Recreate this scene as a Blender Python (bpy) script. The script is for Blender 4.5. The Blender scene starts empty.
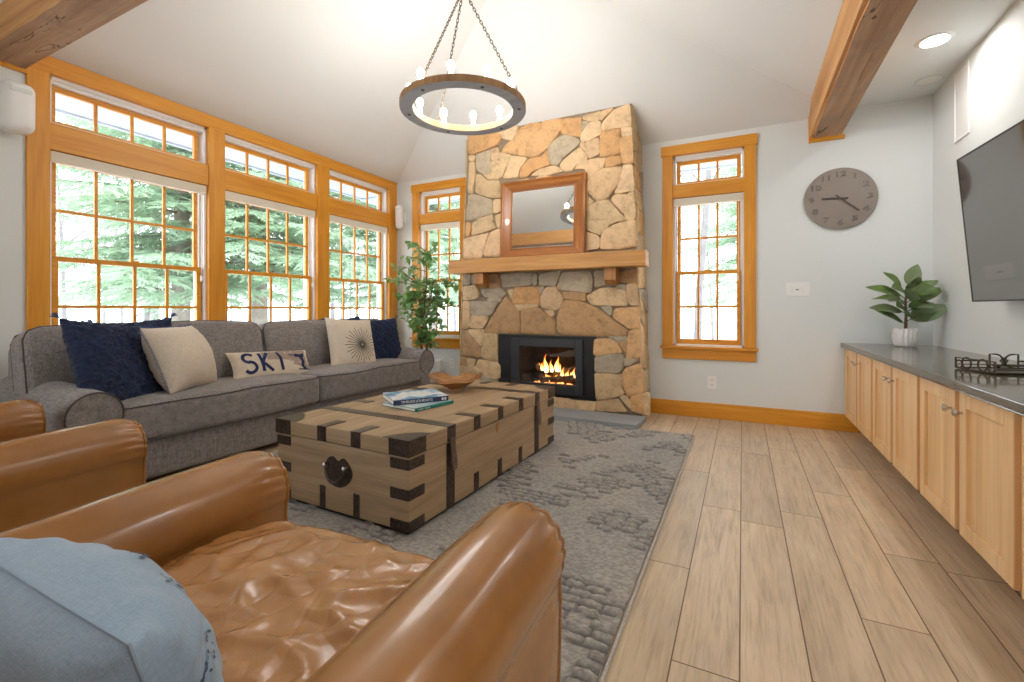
import bpy, bmesh, math, random
import numpy as np
from mathutils import Vector, Matrix, noise
C = bpy.context.scene
COL = C.collection
PI = math.pi
R = math.radians
random.seed(11)

# ---------------------------------------------------------------- camera, sky, exposure
cam_d = bpy.data.cameras.new('camera')
cam = bpy.data.objects.new('camera', cam_d)
COL.objects.link(cam)
cam.location = (0, 0, 1.045)
cam.rotation_euler = (R(90), 0, R(26.6))
cam_d.sensor_width = 36.0
cam_d.lens = 460.0 / 1024.0 * 36.0
cam_d.shift_y = -(341.0 - 309.6) / 1024.0
cam_d.clip_start = 0.02
cam_d.clip_end = 400
C.camera = cam

world = bpy.data.worlds.new('overcast_sky')
C.world = world
world.use_nodes = True
wbg = world.node_tree.nodes['Background']
wbg.inputs['Color'].default_value = (0.86, 0.93, 1.0, 1)
SKY = 3.3
wbg.inputs['Strength'].default_value = SKY

C.view_settings.view_transform = 'Standard'
C.view_settings.look = 'None'
C.view_settings.exposure = 1.0
C.view_settings.gamma = 1.0
C.view_settings.use_curve_mapping = False
C.cycles.max_bounces = 10
C.cycles.diffuse_bounces = 6
C.cycles.glossy_bounces = 4
C.cycles.transparent_max_bounces = 16
C.cycles.sample_clamp_indirect = 6.0
C.cycles.use_denoising = True

BULB_W = 4.6      # lamp light, set once here for every lamp's builder
CAN_W = 3.6

# ---------------------------------------------------------------- materials
def lin(c):
    return tuple(((x / 255.0) / 12.92 if x / 255.0 <= 0.04045 else ((x / 255.0 + 0.055) / 1.055) ** 2.4) for x in c)

class N:
    """tiny node helper"""
    def __init__(s, name):
        s.m = bpy.data.materials.new(name); s.m.use_nodes = True
        s.t = s.m.node_tree; s.b = s.t.nodes['Principled BSDF']
        s.out = s.t.nodes['Material Output']
    def n(s, typ, **kw):
        x = s.t.nodes.new(typ)
        for k, v in kw.items(): setattr(x, k, v)
        return x
    def l(s, a, b): s.t.links.new(a, b)
    def val(s, sock, v):
        if hasattr(v, 'is_linked') or isinstance(v, bpy.types.NodeSocket): s.l(v, sock)
        else: sock.default_value = v
    def math(s, op, a, b=None, c=None):
        x = s.n('ShaderNodeMath', operation=op)
        s.val(x.inputs[0], a)
        if b is not None: s.val(x.inputs[1], b)
        if c is not None: s.val(x.inputs[2], c)
        return x.outputs[0]
    def coord(s, kind='Object', scale=(1, 1, 1), rot=(0, 0, 0)):
        tc = s.n('ShaderNodeTexCoord'); mp = s.n('ShaderNodeMapping')
        mp.inputs['Scale'].default_value = scale; mp.inputs['Rotation'].default_value = rot
        s.l(tc.outputs[kind], mp.inputs['Vector']); return mp.outputs[0]
    def noise(s, vec, scale=5, detail=4, rough=0.55, dist=0.0):
        x = s.n('ShaderNodeTexNoise'); s.l(vec, x.inputs['Vector'])
        x.inputs['Scale'].default_value = scale; x.inputs['Detail'].default_value = detail
        x.inputs['Roughness'].default_value = rough; x.inputs['Distortion'].default_value = dist
        return x.outputs[0]
    def ramp(s, fac, stops):
        x = s.n('ShaderNodeValToRGB'); s.l(fac, x.inputs[0])
        e = x.color_ramp.elements
        while len(e) < len(stops): e.new(0.5)
        for i, (p, c) in enumerate(stops):
            e[i].position = p
            e[i].color = tuple(c) + (1,) if len(c) == 3 else tuple(c)
        return x.outputs[0]
    def mix(s, fac, a, b, mode='MIX'):
        x = s.n('ShaderNodeMix', data_type='RGBA', blend_type=mode)
        s.val(x.inputs[0], fac)
        for sock, v in ((x.inputs[6], a), (x.inputs[7], b)):
            if isinstance(v, tuple): sock.default_value = v + (1,) if len(v) == 3 else v
            else: s.l(v, sock)
        return x.outputs[2]
    def bump(s, h, strength=0.3, dist=0.01, prev=None):
        x = s.n('ShaderNodeBump'); x.inputs['Strength'].default_value = strength
        x.inputs['Distance'].default_value = dist
        s.l(h, x.inputs['Height'])
        if prev is not None: s.l(prev, x.inputs['Normal'])
        s.l(x.outputs[0], s.b.inputs['Normal']); return x.outputs[0]
    def set(s, **kw):
        for k, v in kw.items():
            sock = s.b.inputs[k.replace('_', ' ')]
            if isinstance(v, tuple) and len(v) == 3: v = v + (1,)
            s.val(sock, v)
        return s

def plain(name, rgb, rough=0.5, metal=0.0, var=0.06, scale=8.0, bump=0.0, bscale=60, stretch=(1, 1, 1), **kw):
    s = N(name); c = lin(rgb)
    v = s.coord('Object', stretch)
    nz = s.noise(v, scale, 4)
    a = tuple(max(0, x * (1 - var)) for x in c); b = tuple(min(1, x * (1 + var)) for x in c)
    s.l(s.ramp(nz, [(0.3, a), (0.7, b)]), s.b.inputs['Base Color'])
    s.set(Roughness=rough, Metallic=metal, **kw)
    if bump: s.bump(s.noise(v, bscale, 3), bump, 0.004)
    return s.m

def wood(name, dark, mid, light, axis, rough=0.42, scale=1.0, knots=False, bump=0.12, coat=0.0):
    s = N(name)
    st = [9.0 * scale] * 3; st['xyz'.index(axis)] = 0.7 * scale
    v = s.coord('Object', tuple(st))
    n1 = s.noise(v, 1.6, 5, 0.6, 0.8)
    st2 = [60.0 * scale] * 3; st2['xyz'.index(axis)] = 1.6 * scale
    v2 = s.coord('Object', tuple(st2))
    n2 = s.noise(v2, 1.5, 3, 0.6)
    c = s.ramp(n1, [(0.25, lin(dark)), (0.5, lin(mid)), (0.75, lin(light))])
    g = s.ramp(n2, [(0.3, (0.82, 0.80, 0.78)), (0.6, (1, 1, 1))])
    c = s.mix(0.8, c, g, 'MULTIPLY')
    if knots:
        st3 = [2.2] * 3; st3['xyz'.index(axis)] = 0.45
        n4 = s.noise(s.coord('Object', tuple(st3)), 1.7, 5, 0.55, 0.6)
        ck_ = s.math('LESS_THAN', s.math('ABSOLUTE', s.math('SUBTRACT', n4, 0.5)), 0.006)
        c = s.mix(s.math('MULTIPLY', ck_, 0.75), c, lin((62, 42, 28)))
        n5 = s.noise(s.coord('Object', (3, 3, 3)), 1.5, 4, 0.6)
        c = s.mix(s.ramp(n5, [(0.5, (0, 0, 0)), (0.72, (0.55,) * 3)]), c, lin((150, 132, 116)))
    s.l(c, s.b.inputs['Base Color'])
    s.set(Roughness=rough, Coat_Weight=coat)
    s.bump(n2, bump, 0.003)
    return s.m

M = {}
M['wall'] = plain('wall_paint', (221, 224, 222), 0.85, var=0.01, scale=1.5, bump=0.03, bscale=160)
M['ceil'] = plain('ceiling_paint', (226, 228, 227), 0.9, var=0.01, scale=1.5)
for ax in 'xyz':
    M['fir_' + ax] = wood('orange_fir_' + ax, (208, 130, 26), (222, 150, 36), (232, 164, 54), ax)
    M['beamface_' + ax] = wood('beam_face_' + ax, (176, 122, 68), (208, 154, 96), (224, 176, 120), ax, 0.65, 0.6, bump=0.3)
    M['beam_' + ax] = wood('hewn_beam_' + ax, (160, 122, 90), (192, 152, 118), (212, 176, 144), ax, 0.7, 0.6, bump=0.5, knots=True)
    M['maple_' + ax] = wood('pale_maple_' + ax, (224, 178, 122), (236, 194, 140), (244, 208, 158), ax, 0.4, 0.6)
    M['oak_' + ax] = wood('trunk_oak_' + ax, (146, 121, 91), (168, 141, 108), (186, 159, 126), ax, 0.55, 0.9)
    M['mirrorwood_' + ax] = wood('mirror_wood_' + ax, (120, 68, 18), (162, 96, 30), (194, 126, 50), ax, 0.28, 1.0, coat=0.3)
    M['ring_' + ax] = wood('ring_wood_' + ax, (110, 92, 74), (142, 122, 100), (168, 148, 122), ax, 0.7, 1.2)
M['maple_edge'] = plain('maple_frame', (206, 134, 66), 0.45, var=0.08, scale=12, stretch=(1, 1, 0.1))
M['white'] = plain('white_plastic', (236, 235, 232), 0.4, var=0.01)
M['vinyl'] = plain('white_vinyl', (232, 230, 226), 0.4, var=0.01)
M['shade'] = plain('cream_shade_fabric', (236, 228, 212), 0.9, var=0.03, scale=40, stretch=(0.1, 0.1, 8))
M['black'] = plain('black_steel', (20, 20, 22), 0.45, var=0.1)
M['charcoal'] = plain('charcoal_steel', (46, 48, 52), 0.42, var=0.06)
M['iron'] = plain('dark_iron', (92, 82, 76), 0.36, 0.85, var=0.3, scale=60, bump=0.3, bscale=120)
M['bronze'] = plain('bronze_chain', (92, 78, 62), 0.45, 0.8)
M['nickel'] = plain('brushed_nickel', (205, 200, 192), 0.25, 1.0)
M['slate'] = plain('hearth_slate', (150, 154, 156), 0.6, var=0.08, scale=6, bump=0.1)
M['stone_top'] = plain('dark_counter_stone', (98, 89, 72), 0.10, var=0.25, scale=180, IOR=1.55)
M['mortar'] = plain('mortar', (142, 126, 104), 0.95, var=0.2, scale=30, bump=0.6, bscale=80)
M['ceramic'] = plain('white_ceramic', (232, 230, 226), 0.3, var=0.01)
M['soil'] = plain('soil', (60, 46, 36), 0.95, var=0.3, scale=60, bump=0.8)
M['bark'] = plain('bark', (112, 88, 66), 0.9, var=0.25, scale=20, bump=0.5)
M['paper'] = plain('book_pages', (238, 234, 224), 0.8, var=0.04, scale=200, stretch=(0.05, 0.05, 3))
M['navy_cover'] = plain('navy_cover', (38, 58, 96), 0.4)
M['teal_cover'] = plain('teal_cover', (18, 112, 104), 0.4)
M['letter'] = plain('white_lettering', (236, 236, 232), 0.5)
M['clock'] = plain('clock_grey', (142, 130, 120), 0.6, var=0.04)
M['clock_dark'] = plain('clock_dark', (108, 97, 89), 0.55)
M['hand'] = plain('clock_hand', (66, 52, 46), 0.4)
M['siding'] = plain('eave_board', (190, 200, 212), 0.8)
M['snow'] = plain('pale_ground', (226, 226, 228), 0.95, var=0.08, scale=1.2)
M['trunk_pale'] = plain('pale_bark', (122, 118, 116), 0.95, var=0.15, scale=6)
M['trunk_fir'] = plain('conifer_bark', (150, 140, 130), 0.95, var=0.2, scale=8)
M['bracket'] = M['iron']

def floor_mat():
    s = N('wood_look_plank_tile')
    tc = s.n('ShaderNodeTexCoord'); sp = s.n('ShaderNodeSeparateXYZ'); s.l(tc.outputs['Object'], sp.inputs[0])
    W, L = 0.183, 1.22
    xs = s.math('DIVIDE', s.math('ADD', sp.outputs[0], 0.007), W)
    row = s.math('FLOOR', xs); fx = s.math('FRACT', xs)
    wn = s.n('ShaderNodeTexWhiteNoise', noise_dimensions='1D'); s.l(row, wn.inputs['W'])
    ys = s.math('ADD', s.math('DIVIDE', sp.outputs[1], L), s.math('MULTIPLY', wn.outputs[0], 5.0))
    colm = s.math('FLOOR', ys); fy = s.math('FRACT', ys)
    cmb = s.n('ShaderNodeCombineXYZ'); s.l(row, cmb.inputs[0]); s.l(colm, cmb.inputs[1])
    w2 = s.n('ShaderNodeTexWhiteNoise', noise_dimensions='2D'); s.l(cmb.outputs[0], w2.inputs['Vector'])
    ex = s.math('MULTIPLY', s.math('MINIMUM', fx, s.math('SUBTRACT', 1.0, fx)), W)
    ey = s.math('MULTIPLY', s.math('MINIMUM', fy, s.math('SUBTRACT', 1.0, fy)), L)
    edge = s.math('MINIMUM', ex, ey)
    gap = s.math('LESS_THAN', edge, 0.0022)
    # grain offset per plank
    off = s.n('ShaderNodeVectorMath', operation='SCALE'); s.l(w2.outputs['Color'], off.inputs[0]); off.inputs['Scale'].default_value = 30
    add = s.n('ShaderNodeVectorMath', operation='ADD'); s.l(tc.outputs['Object'], add.inputs[0]); s.l(off.outputs[0], add.inputs[1])
    mp = s.n('ShaderNodeMapping'); s.l(add.outputs[0], mp.inputs[0]); mp.inputs['Scale'].default_value = (14, 1.3, 1)
    g1 = s.noise(mp.outputs[0], 1.2, 6, 0.65, 0.7)
    mp2 = s.n('ShaderNodeMapping'); s.l(add.outputs[0], mp2.inputs[0]); mp2.inputs['Scale'].default_value = (70, 4, 1)
    g2 = s.noise(mp2.outputs[0], 1.0, 4, 0.7)
    mp3 = s.n('ShaderNodeMapping'); s.l(add.outputs[0], mp3.inputs[0]); mp3.inputs['Scale'].default_value = (5, 2.2, 1)
    g3 = s.noise(mp3.outputs[0], 1.0, 3, 0.6)
    base = s.ramp(g1, [(0.25, lin((176, 153, 124))), (0.45, lin((206, 183, 152))), (0.75, lin((220, 201, 172)))])
    tone = s.ramp(w2.outputs[0], [(0.0, (0.86, 0.86, 0.86)), (1.0, (1.05, 1.04, 1.02))])
    c = s.mix(1.0, base, tone, 'MULTIPLY')
    c = s.mix(0.75, c, s.ramp(g2, [(0.34, (0.72, 0.69, 0.65)), (0.52, (1, 1, 1))]), 'MULTIPLY')
    c = s.mix(s.math('MULTIPLY', s.ramp(g3, [(0.48, (0, 0, 0)), (0.75, (1, 1, 1))]), 0.4), c, lin((156, 144, 132)))
    c = s.mix(gap, c, lin((104, 78, 56)))
    s.l(c, s.b.inputs['Base Color'])
    s.set(Roughness=0.42)
    h = s.math('SUBTRACT', s.math('MULTIPLY', g2, 0.25), gap)
    s.bump(h, 0.35, 0.003)
    return s.m
M['floor'] = floor_mat()

def stone_mat():
    s = N('fieldstone')
    at = s.n('ShaderNodeAttribute', attribute_name='stone_col')
    v = s.coord('Object')
    n1 = s.noise(v, 14, 6, 0.65); n2 = s.noise(v, 70, 4, 0.7)
    c = s.mix(1.0, at.outputs['Color'], s.ramp(n1, [(0.25, (0.66, 0.62, 0.58)), (0.5, (1, 1, 1)), (0.8, (1.15, 1.12, 1.06))]), 'MULTIPLY')
    c = s.mix(0.5, c, s.ramp(n2, [(0.3, (0.72, 0.70, 0.66)), (0.6, (1, 1, 1))]), 'MULTIPLY')
    s.l(c, s.b.inputs['Base Color']); s.set(Roughness=0.85)
    b = s.bump(n1, 0.7, 0.02); s.bump(n2, 0.5, 0.006, b)
    return s.m
M['stone'] = stone_mat()

def leather_mat(name, a, b, c_, crease=False):
    s = N(name); v = s.coord('Object')
    n1 = s.noise(v, 5, 4, 0.6); n2 = s.noise(v, 260, 2, 0.5); n3 = s.noise(v, 11, 2, 0.45)
    c = s.ramp(n1, [(0.25, lin(a)), (0.5, lin(b)), (0.78, lin(c_))])
    s.l(c, s.b.inputs['Base Color'])
    s.set(Roughness=0.27, Coat_Weight=0.45, Coat_Roughness=0.16)
    if crease:
        vo = s.n('ShaderNodeTexVoronoi', feature='DISTANCE_TO_EDGE'); s.l(s.coord('Object', (9, 5, 9), (0, 0, 0.6)), vo.inputs['Vector']); vo.inputs['Scale'].default_value = 1.6
        nn = s.noise(s.coord('Object', (1, 1, 1)), 22, 4, 0.6, 1.0)
        h_ = s.math('ADD', s.math('MINIMUM', vo.outputs['Distance'], 0.10), s.math('MULTIPLY', nn, 0.12))
        p = s.bump(h_, 0.28, 0.05); s.bump(n2, 0.05, 0.001, p)
    else: s.bump(n2, 0.06, 0.001)
    return s.m
M['leather'] = leather_mat('tan_leather', (140, 92, 42), (154, 103, 50), (168, 115, 60))
M['leather_seat'] = leather_mat('worn_seat_leather', (152, 102, 52), (170, 118, 66), (188, 138, 90), True)

def tweed(name, a, b, rough=0.95, sc=1.0, axis='z', sheen=0.3):
    s = N(name)
    st = [170 * sc] * 3; st['xyz'.index(axis)] = 22 * sc
    n1 = s.noise(s.coord('Object', tuple(st)), 1, 3, 0.7)
    st = [26 * sc] * 3
    st['xyz'.index(axis)] = 150 * sc
    n2 = s.noise(s.coord('Object', tuple(st)), 1, 3, 0.7)
    n3 = s.noise(s.coord('Object'), 3, 2)
    m = s.math('ADD', s.math('MULTIPLY', n1, 0.6), s.math('MULTIPLY', n2, 0.4))
    c = s.ramp(m, [(0.36, lin(a)), (0.62, lin(b))])
    c = s.mix(0.5, c, s.ramp(n3, [(0.3, (0.86, 0.86, 0.88)), (0.7, (1.05, 1.04, 1.02))]), 'MULTIPLY')
    s.l(c, s.b.inputs['Base Color'])
    s.set(Roughness=rough, Sheen_Weight=sheen, Sheen_Roughness=0.4)
    s.bump(m, 0.35, 0.003)
    return s.m
M['sofa'] = tweed('grey_tweed', (108, 104, 104), (164, 157, 154), sc=0.85)
M['sofa_seat'] = tweed('grey_tweed_seat', (108, 104, 104), (164, 157, 154), axis='x', sc=0.85)
M['piping'] = plain('dark_piping', (84, 78, 78), 0.9)
M['navy'] = plain('navy_knit', (30, 42, 72), 0.95, var=0.35, scale=50, bump=0.8, bscale=120, Sheen_Weight=0.1)
M['cream'] = tweed('cream_linen', (218, 205, 184), (238, 228, 211), sc=1.6)
M['oat'] = tweed('oat_linen', (208, 194, 174), (230, 217, 198), sc=1.4)
M['denim'] = tweed('washed_blue_denim', (142, 166, 188), (162, 184, 204), sc=2.2, axis='y')
M['denim_seam'] = plain('blue_seam', (156, 178, 198), 0.95)
M['navy_print'] = plain('navy_print', (34, 48, 92), 0.9, var=0.15, scale=80)
M['taupe_print'] = plain('taupe_print', (168, 150, 138), 0.9)
M['grey_thread'] = plain('grey_thread', (104, 98, 96), 0.9)
M['tassel'] = plain('blue_fringe', (70, 92, 130), 0.95)

def rug_mat():
    s = N('blue_grey_rug')
    at = s.n('ShaderNodeAttribute', attribute_name='gap_shade')
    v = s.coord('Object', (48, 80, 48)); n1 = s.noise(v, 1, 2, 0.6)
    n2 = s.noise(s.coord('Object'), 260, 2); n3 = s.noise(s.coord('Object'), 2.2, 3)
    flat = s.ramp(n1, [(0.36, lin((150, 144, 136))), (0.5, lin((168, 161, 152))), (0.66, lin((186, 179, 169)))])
    gap_shade = s.ramp(n2, [(0.3, lin((94, 92, 91))), (0.7, lin((124, 121, 118)))])  # dark colour painted as shade between the raised clumps
    c = s.mix(at.outputs['Fac'], flat, gap_shade)
    c = s.mix(1.0, c, s.ramp(n3, [(0.3, (0.82, 0.86, 0.92)), (0.7, (1, 1, 1))]), 'MULTIPLY')
    s.l(c, s.b.inputs['Base Color']); s.set(Roughness=1.0)
    s.bump(n2, 0.6, 0.004)
    return s.m
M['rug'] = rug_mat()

def emit(name, rgb, strength):
    s = N(name); s.t.nodes.remove(s.b)
    e = s.n('ShaderNodeEmission'); e.inputs[0].default_value = tuple(rgb) + (1,); e.inputs[1].default_value = strength
    s.l(e.outputs[0], s.out.inputs[0]); return s.m

def glass_mat(name='window_glass', refl=0.04):
    s = N(name); s.t.nodes.remove(s.b)
    a = s.n('ShaderNodeBsdfTransparent'); g = s.n('ShaderNodeBsdfGlossy'); g.inputs['Roughness'].default_value = 0.0
    mx = s.n('ShaderNodeMixShader'); mx.inputs[0].default_value = refl
    s.l(a.outputs[0], mx.inputs[1]); s.l(g.outputs[0], mx.inputs[2]); s.l(mx.outputs[0], s.out.inputs[0])
    return s.m
M['glass'] = glass_mat()
s_ = N('mirror_silver'); s_.set(Base_Color=(0.86, 0.88, 0.86), Metallic=1.0, Roughness=0.02); M['mirror'] = s_.m
s_ = N('television_screen'); s_.set(Base_Color=lin((46, 42, 40)), Roughness=0.06, IOR=3.4); M['screen'] = s_.m

def leaf_mat(name, a, b, under, soft=0.0):
    s = N(name)
    n1 = s.noise(s.coord('Object'), 9, 3)
    c = s.ramp(n1, [(0.3, lin(a)), (0.7, lin(b))])
    gm = s.n('ShaderNodeNewGeometry')
    c = s.mix(gm.outputs['Backfacing'], c, lin(under))
    s.l(c, s.b.inputs['Base Color']); s.set(Roughness=0.45)
    if soft:
        tr = s.n('ShaderNodeBsdfTranslucent'); s.l(c, tr.inputs[0]); mx = s.n('ShaderNodeMixShader'); mx.inputs[0].default_value = soft
        s.l(s.b.outputs[0], mx.inputs[1]); s.l(tr.outputs[0], mx.inputs[2]); s.l(mx.outputs[0], s.out.inputs[0])
    return s.m
M['leaf'] = leaf_mat('ficus_leaf', (84, 126, 60), (142, 186, 104), (146, 180, 126), 0.35)
M['rubber_leaf'] = leaf_mat('broad_leaf', (66, 90, 44), (118, 144, 70), (112, 128, 88))
M['needles'] = leaf_mat('conifer_needles', (142, 168, 142), (180, 202, 172), (168, 192, 162), 0.5)

# ---------------------------------------------------------------- mesh building
class MB:
    def __init__(s): s.v = []; s.f = []; s.sm = []; s.mi = []; s.cur = 0
    def add(s, verts, faces, smooth=False, M_=None):
        o = len(s.v)
        if M_ is not None: verts = [M_ @ Vector(p) for p in verts]
        s.v.extend([tuple(p) for p in verts])
        for f in faces:
            s.f.append(tuple(i + o for i in f)); s.sm.append(smooth); s.mi.append(s.cur)
        return s
    def box(s, x0, x1, y0, y1, z0, z1, M_=None):
        vs = [(x, y, z) for z in (z0, z1) for y in (y0, y1) for x in (x0, x1)]
        fs = [(0, 2, 3, 1), (4, 5, 7, 6), (0, 1, 5, 4), (2, 6, 7, 3), (0, 4, 6, 2), (1, 3, 7, 5)]
        return s.add(vs, fs, False, M_)
    def tube(s, pts, r, n=8, closed=False, caps=True, M_=None):
        pts = [Vector(p) for p in pts]; k = len(pts)
        rr = r if isinstance(r, (list, tuple)) else [r] * k
        vs = []; up = None
        for i, p in enumerate(pts):
            if closed: t = pts[(i + 1) % k] - pts[i - 1]
            else: t = pts[min(i + 1, k - 1)] - pts[max(i - 1, 0)]
            t.normalize()
            if up is None:
                up = Vector((0, 0, 1)) if abs(t.z) < 0.9 else Vector((1, 0, 0))
            a = t.cross(up)
            if a.length < 1e-6: a = t.cross(Vector((0.3, 1, 0.2)))
            a.normalize(); b = a.cross(t).normalized(); up = b
            for j in range(n):
                an = 2 * PI * j / n
                vs.append(p + a * math.cos(an) * rr[i] + b * math.sin(an) * rr[i])
        fs = []
        for i in range(k if closed else k - 1):
            i2 = (i + 1) % k
            for j in range(n):
                j2 = (j + 1) % n
                fs.append((i * n + j, i * n + j2, i2 * n + j2, i2 * n + j))
        if caps and not closed:
            fs.append(tuple(range(n))[::-1]); fs.append(tuple((k - 1) * n + j for j in range(n)))
        return s.add(vs, fs, True, M_)
    def lathe(s, prof, n=24, M_=None, c=(0, 0, 0), smooth=True, cap=True):
        vs = []; k = len(prof)
        for (r, z) in prof:
            for j in range(n):
                a = 2 * PI * j / n
                vs.append((c[0] + r * math.cos(a), c[1] + r * math.sin(a), c[2] + z))
        fs = []
        for i in range(k - 1):
            for j in range(n):
                j2 = (j + 1) % n
                fs.append((i * n + j, i * n + j2, (i + 1) * n + j2, (i + 1) * n + j))
        if cap and prof[0][0] > 1e-5: fs.append(tuple(range(n))[::-1])
        if cap and prof[-1][0] > 1e-5: fs.append(tuple((k - 1) * n + j for j in range(n)))
        return s.add(vs, fs, smooth, M_)
    def prism(s, poly, d0, d1, fn, smooth=False):
        """poly of 2D points extruded between d0 and d1; fn(a,b,d)->xyz"""
        k = len(poly)
        vs = [fn(a, b, d0) for a, b in poly] + [fn(a, b, d1) for a, b in poly]
        fs = [tuple(range(k))[::-1], tuple(range(k, 2 * k))]
        fs += [(i, (i + 1) % k, k + (i + 1) % k, k + i) for i in range(k)]
        return s.add(vs, fs, smooth)
    def grid(s, nu, nv, fn, smooth=True, flip=False, M_=None):
        vs = [fn(i / nu, j / nv) for j in range(nv + 1) for i in range(nu + 1)]
        fs = []
        for j in range(nv):
            for i in range(nu):
                q = (j * (nu + 1) + i, j * (nu + 1) + i + 1, (j + 1) * (nu + 1) + i + 1, (j + 1) * (nu + 1) + i)
                fs.append(q[::-1] if flip else q)
        return s.add(vs, fs, smooth, M_)
    def build(s, name, mats, parent=None, bevel=0.0, seg=2, angle=40, off=None, weld=False):
        me = bpy.data.meshes.new(name)
        vs = s.v
        if off is not None: vs = [(a - off[0], b - off[1], c - off[2]) for a, b, c in vs]
        me.from_pydata(vs, [], s.f)
        for m in (mats if isinstance(mats, (list, tuple)) else [mats]): me.materials.append(M[m] if isinstance(m, str) else m)
        me.polygons.foreach_set('use_smooth', s.sm)
        me.polygons.foreach_set('material_index', s.mi)
        bm = bmesh.new(); bm.from_mesh(me)
        if weld: bmesh.ops.remove_doubles(bm, verts=bm.verts, dist=1e-5)
        bmesh.ops.recalc_face_normals(bm, faces=bm.faces)
        bm.to_mesh(me); bm.free()
        if any(s.sm): me.set_sharp_from_angle(angle=R(angle))
        me.update()
        o = bpy.data.objects.new(name, me); COL.objects.link(o)
        if parent is not None: o.parent = parent
        if bevel:
            b = o.modifiers.new('bevel', 'BEVEL'); b.width = bevel; b.segments = seg; b.limit_method = 'ANGLE'; b.angle_limit = R(40)
        return o

def thing(name, label, cat, loc=(0, 0, 0), rotz=0.0, group=None):
    o = bpy.data.objects.new(name, None); COL.objects.link(o)
    o.empty_display_size = 0.1
    o.location = loc; o.rotation_euler = (0, 0, rotz)
    return tag(o, label, cat, group)
def tag(o, label, cat, group=None):
    o['label'] = label; o['category'] = cat
    if group: o['group'] = group
    return o
def struct(o):
    o['kind'] = 'structure'; return o
def dup(root, loc, rotz=0.0, label=None, group=None, scale=None):
    r = root.copy(); COL.objects.link(r); r.location = loc; r.rotation_euler = (0, 0, rotz)
    if scale: r.scale = (scale,) * 3
    if label: r['label'] = label
    if group: r['group'] = group
    for ch in list(root.children):
        c = ch.copy(); COL.objects.link(c); c.parent = r
        for g in list(ch.children):
            d = g.copy(); COL.objects.link(d); d.parent = c
    return r

def axis_samples(half, r, n, k=3):
    r = min(r, half * 0.999)
    out = [-(half - r) - r * math.tan(R(45) * (k - i) / k) for i in range(k)]
    m = [-(half - r) + 2 * (half - r) * i / n for i in range(n + 1)]
    return out + m + [-x for x in out[::-1]]
def rbox(sx, sy, sz, r, n=(6, 6, 4), fn=None, c=(0, 0, 0), k=3):
    """rounded box centred at c; fn(Vector, unit)->Vector bulges it"""
    H = (sx / 2, sy / 2, sz / 2)
    S = [axis_samples(H[i], min(r, H[i] * 0.98), n[i], k) for i in range(3)]
    vs = []; key = {}; fs = []
    rr = [min(r, H[i] * 0.98) for i in range(3)]
    def vid(p):
        kx = tuple(round(q, 6) for q in p)
        if kx in key: return key[kx]
        inner = Vector([max(-(H[i] - rr[i]), min(H[i] - rr[i], p[i])) for i in range(3)])
        d = Vector(p) - inner
        if d.length > 1e-9:
            dd = Vector([d[i] / rr[i] for i in range(3)]); dd.normalize()
            q = inner + Vector([dd[i] * rr[i] for i in range(3)])
        else: q = inner
        if fn: q = fn(q, Vector([q[i] / H[i] for i in range(3)]))
        vs.append(q + Vector(c)); key[kx] = len(vs) - 1
        return key[kx]
    for ax in range(3):
        a, b = [(1, 2), (2, 0), (0, 1)][ax]
        for sg in (-1, 1):
            for i in range(len(S[a]) - 1):
                for j in range(len(S[b]) - 1):
                    q = []
                    for (ii, jj) in ((i, j), (i + 1, j), (i + 1, j + 1), (i, j + 1)):
                        p = [0, 0, 0]; p[ax] = sg * H[ax]; p[a] = S[a][ii]; p[b] = S[b][jj]
                        q.append(vid(p))
                    fs.append(tuple(q if sg > 0 else q[::-1]))
    return vs, fs

def text_mesh(txt, size, depth=0.001, outline=False):
    cu = bpy.data.curves.new('lettering', 'FONT'); cu.body = txt; cu.size = size
    cu.align_x = 'CENTER'; cu.align_y = 'CENTER'
    cu.extrude = depth
    if outline:
        cu.fill_mode = 'NONE'; cu.bevel_depth = outline; cu.extrude = 0
        cu.bevel_resolution = 1
    cu.resolution_u = 3
    o = bpy.data.objects.new('lettering', cu); COL.objects.link(o)
    bpy.context.view_layer.update()
    me = bpy.data.meshes.new_from_object(o.evaluated_get(bpy.context.evaluated_depsgraph_get()))
    vs = [tuple(v.co) for v in me.vertices]; fs = [tuple(p.vertices) for p in me.polygons]
    bpy.data.objects.remove(o); bpy.data.curves.remove(cu); bpy.data.meshes.remove(me)
    return vs, fs
# ================================================================ THE SETTING
XL, XR, YB, YR = -4.13, 1.37, 4.82, -4.6
def wall_grid(mb, T, u0, u1, v0, v1, holes, th):
    us = sorted(set([u0, u1] + [h[0] for h in holes] + [h[1] for h in holes]))
    vs = sorted(set([v0, v1] + [h[2] for h in holes] + [h[3] for h in holes]))
    for i in range(len(us) - 1):
        for j in range(len(vs) - 1):
            a, b = (us[i] + us[i + 1]) / 2, (vs[j] + vs[j + 1]) / 2
            if any(h[0] < a < h[1] and h[2] < b < h[3] for h in holes): continue
            mb.box(us[i], us[i + 1], 0, th, vs[j], vs[j + 1], T)
def TL(x):   # left wall: u=+Y, w(out)=-X
    return Matrix.Translation((x, 0, 0)) @ Matrix.Rotation(R(90), 4, 'Z')
def TB(y):   # back wall: u=+X, w=+Y
    return Matrix.Translation((0, y, 0))
def TRR(y):  # rear wall: u=-X, w=-Y
    return Matrix.Translation((0, y, 0)) @ Matrix.Rotation(R(180), 4, 'Z')

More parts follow.
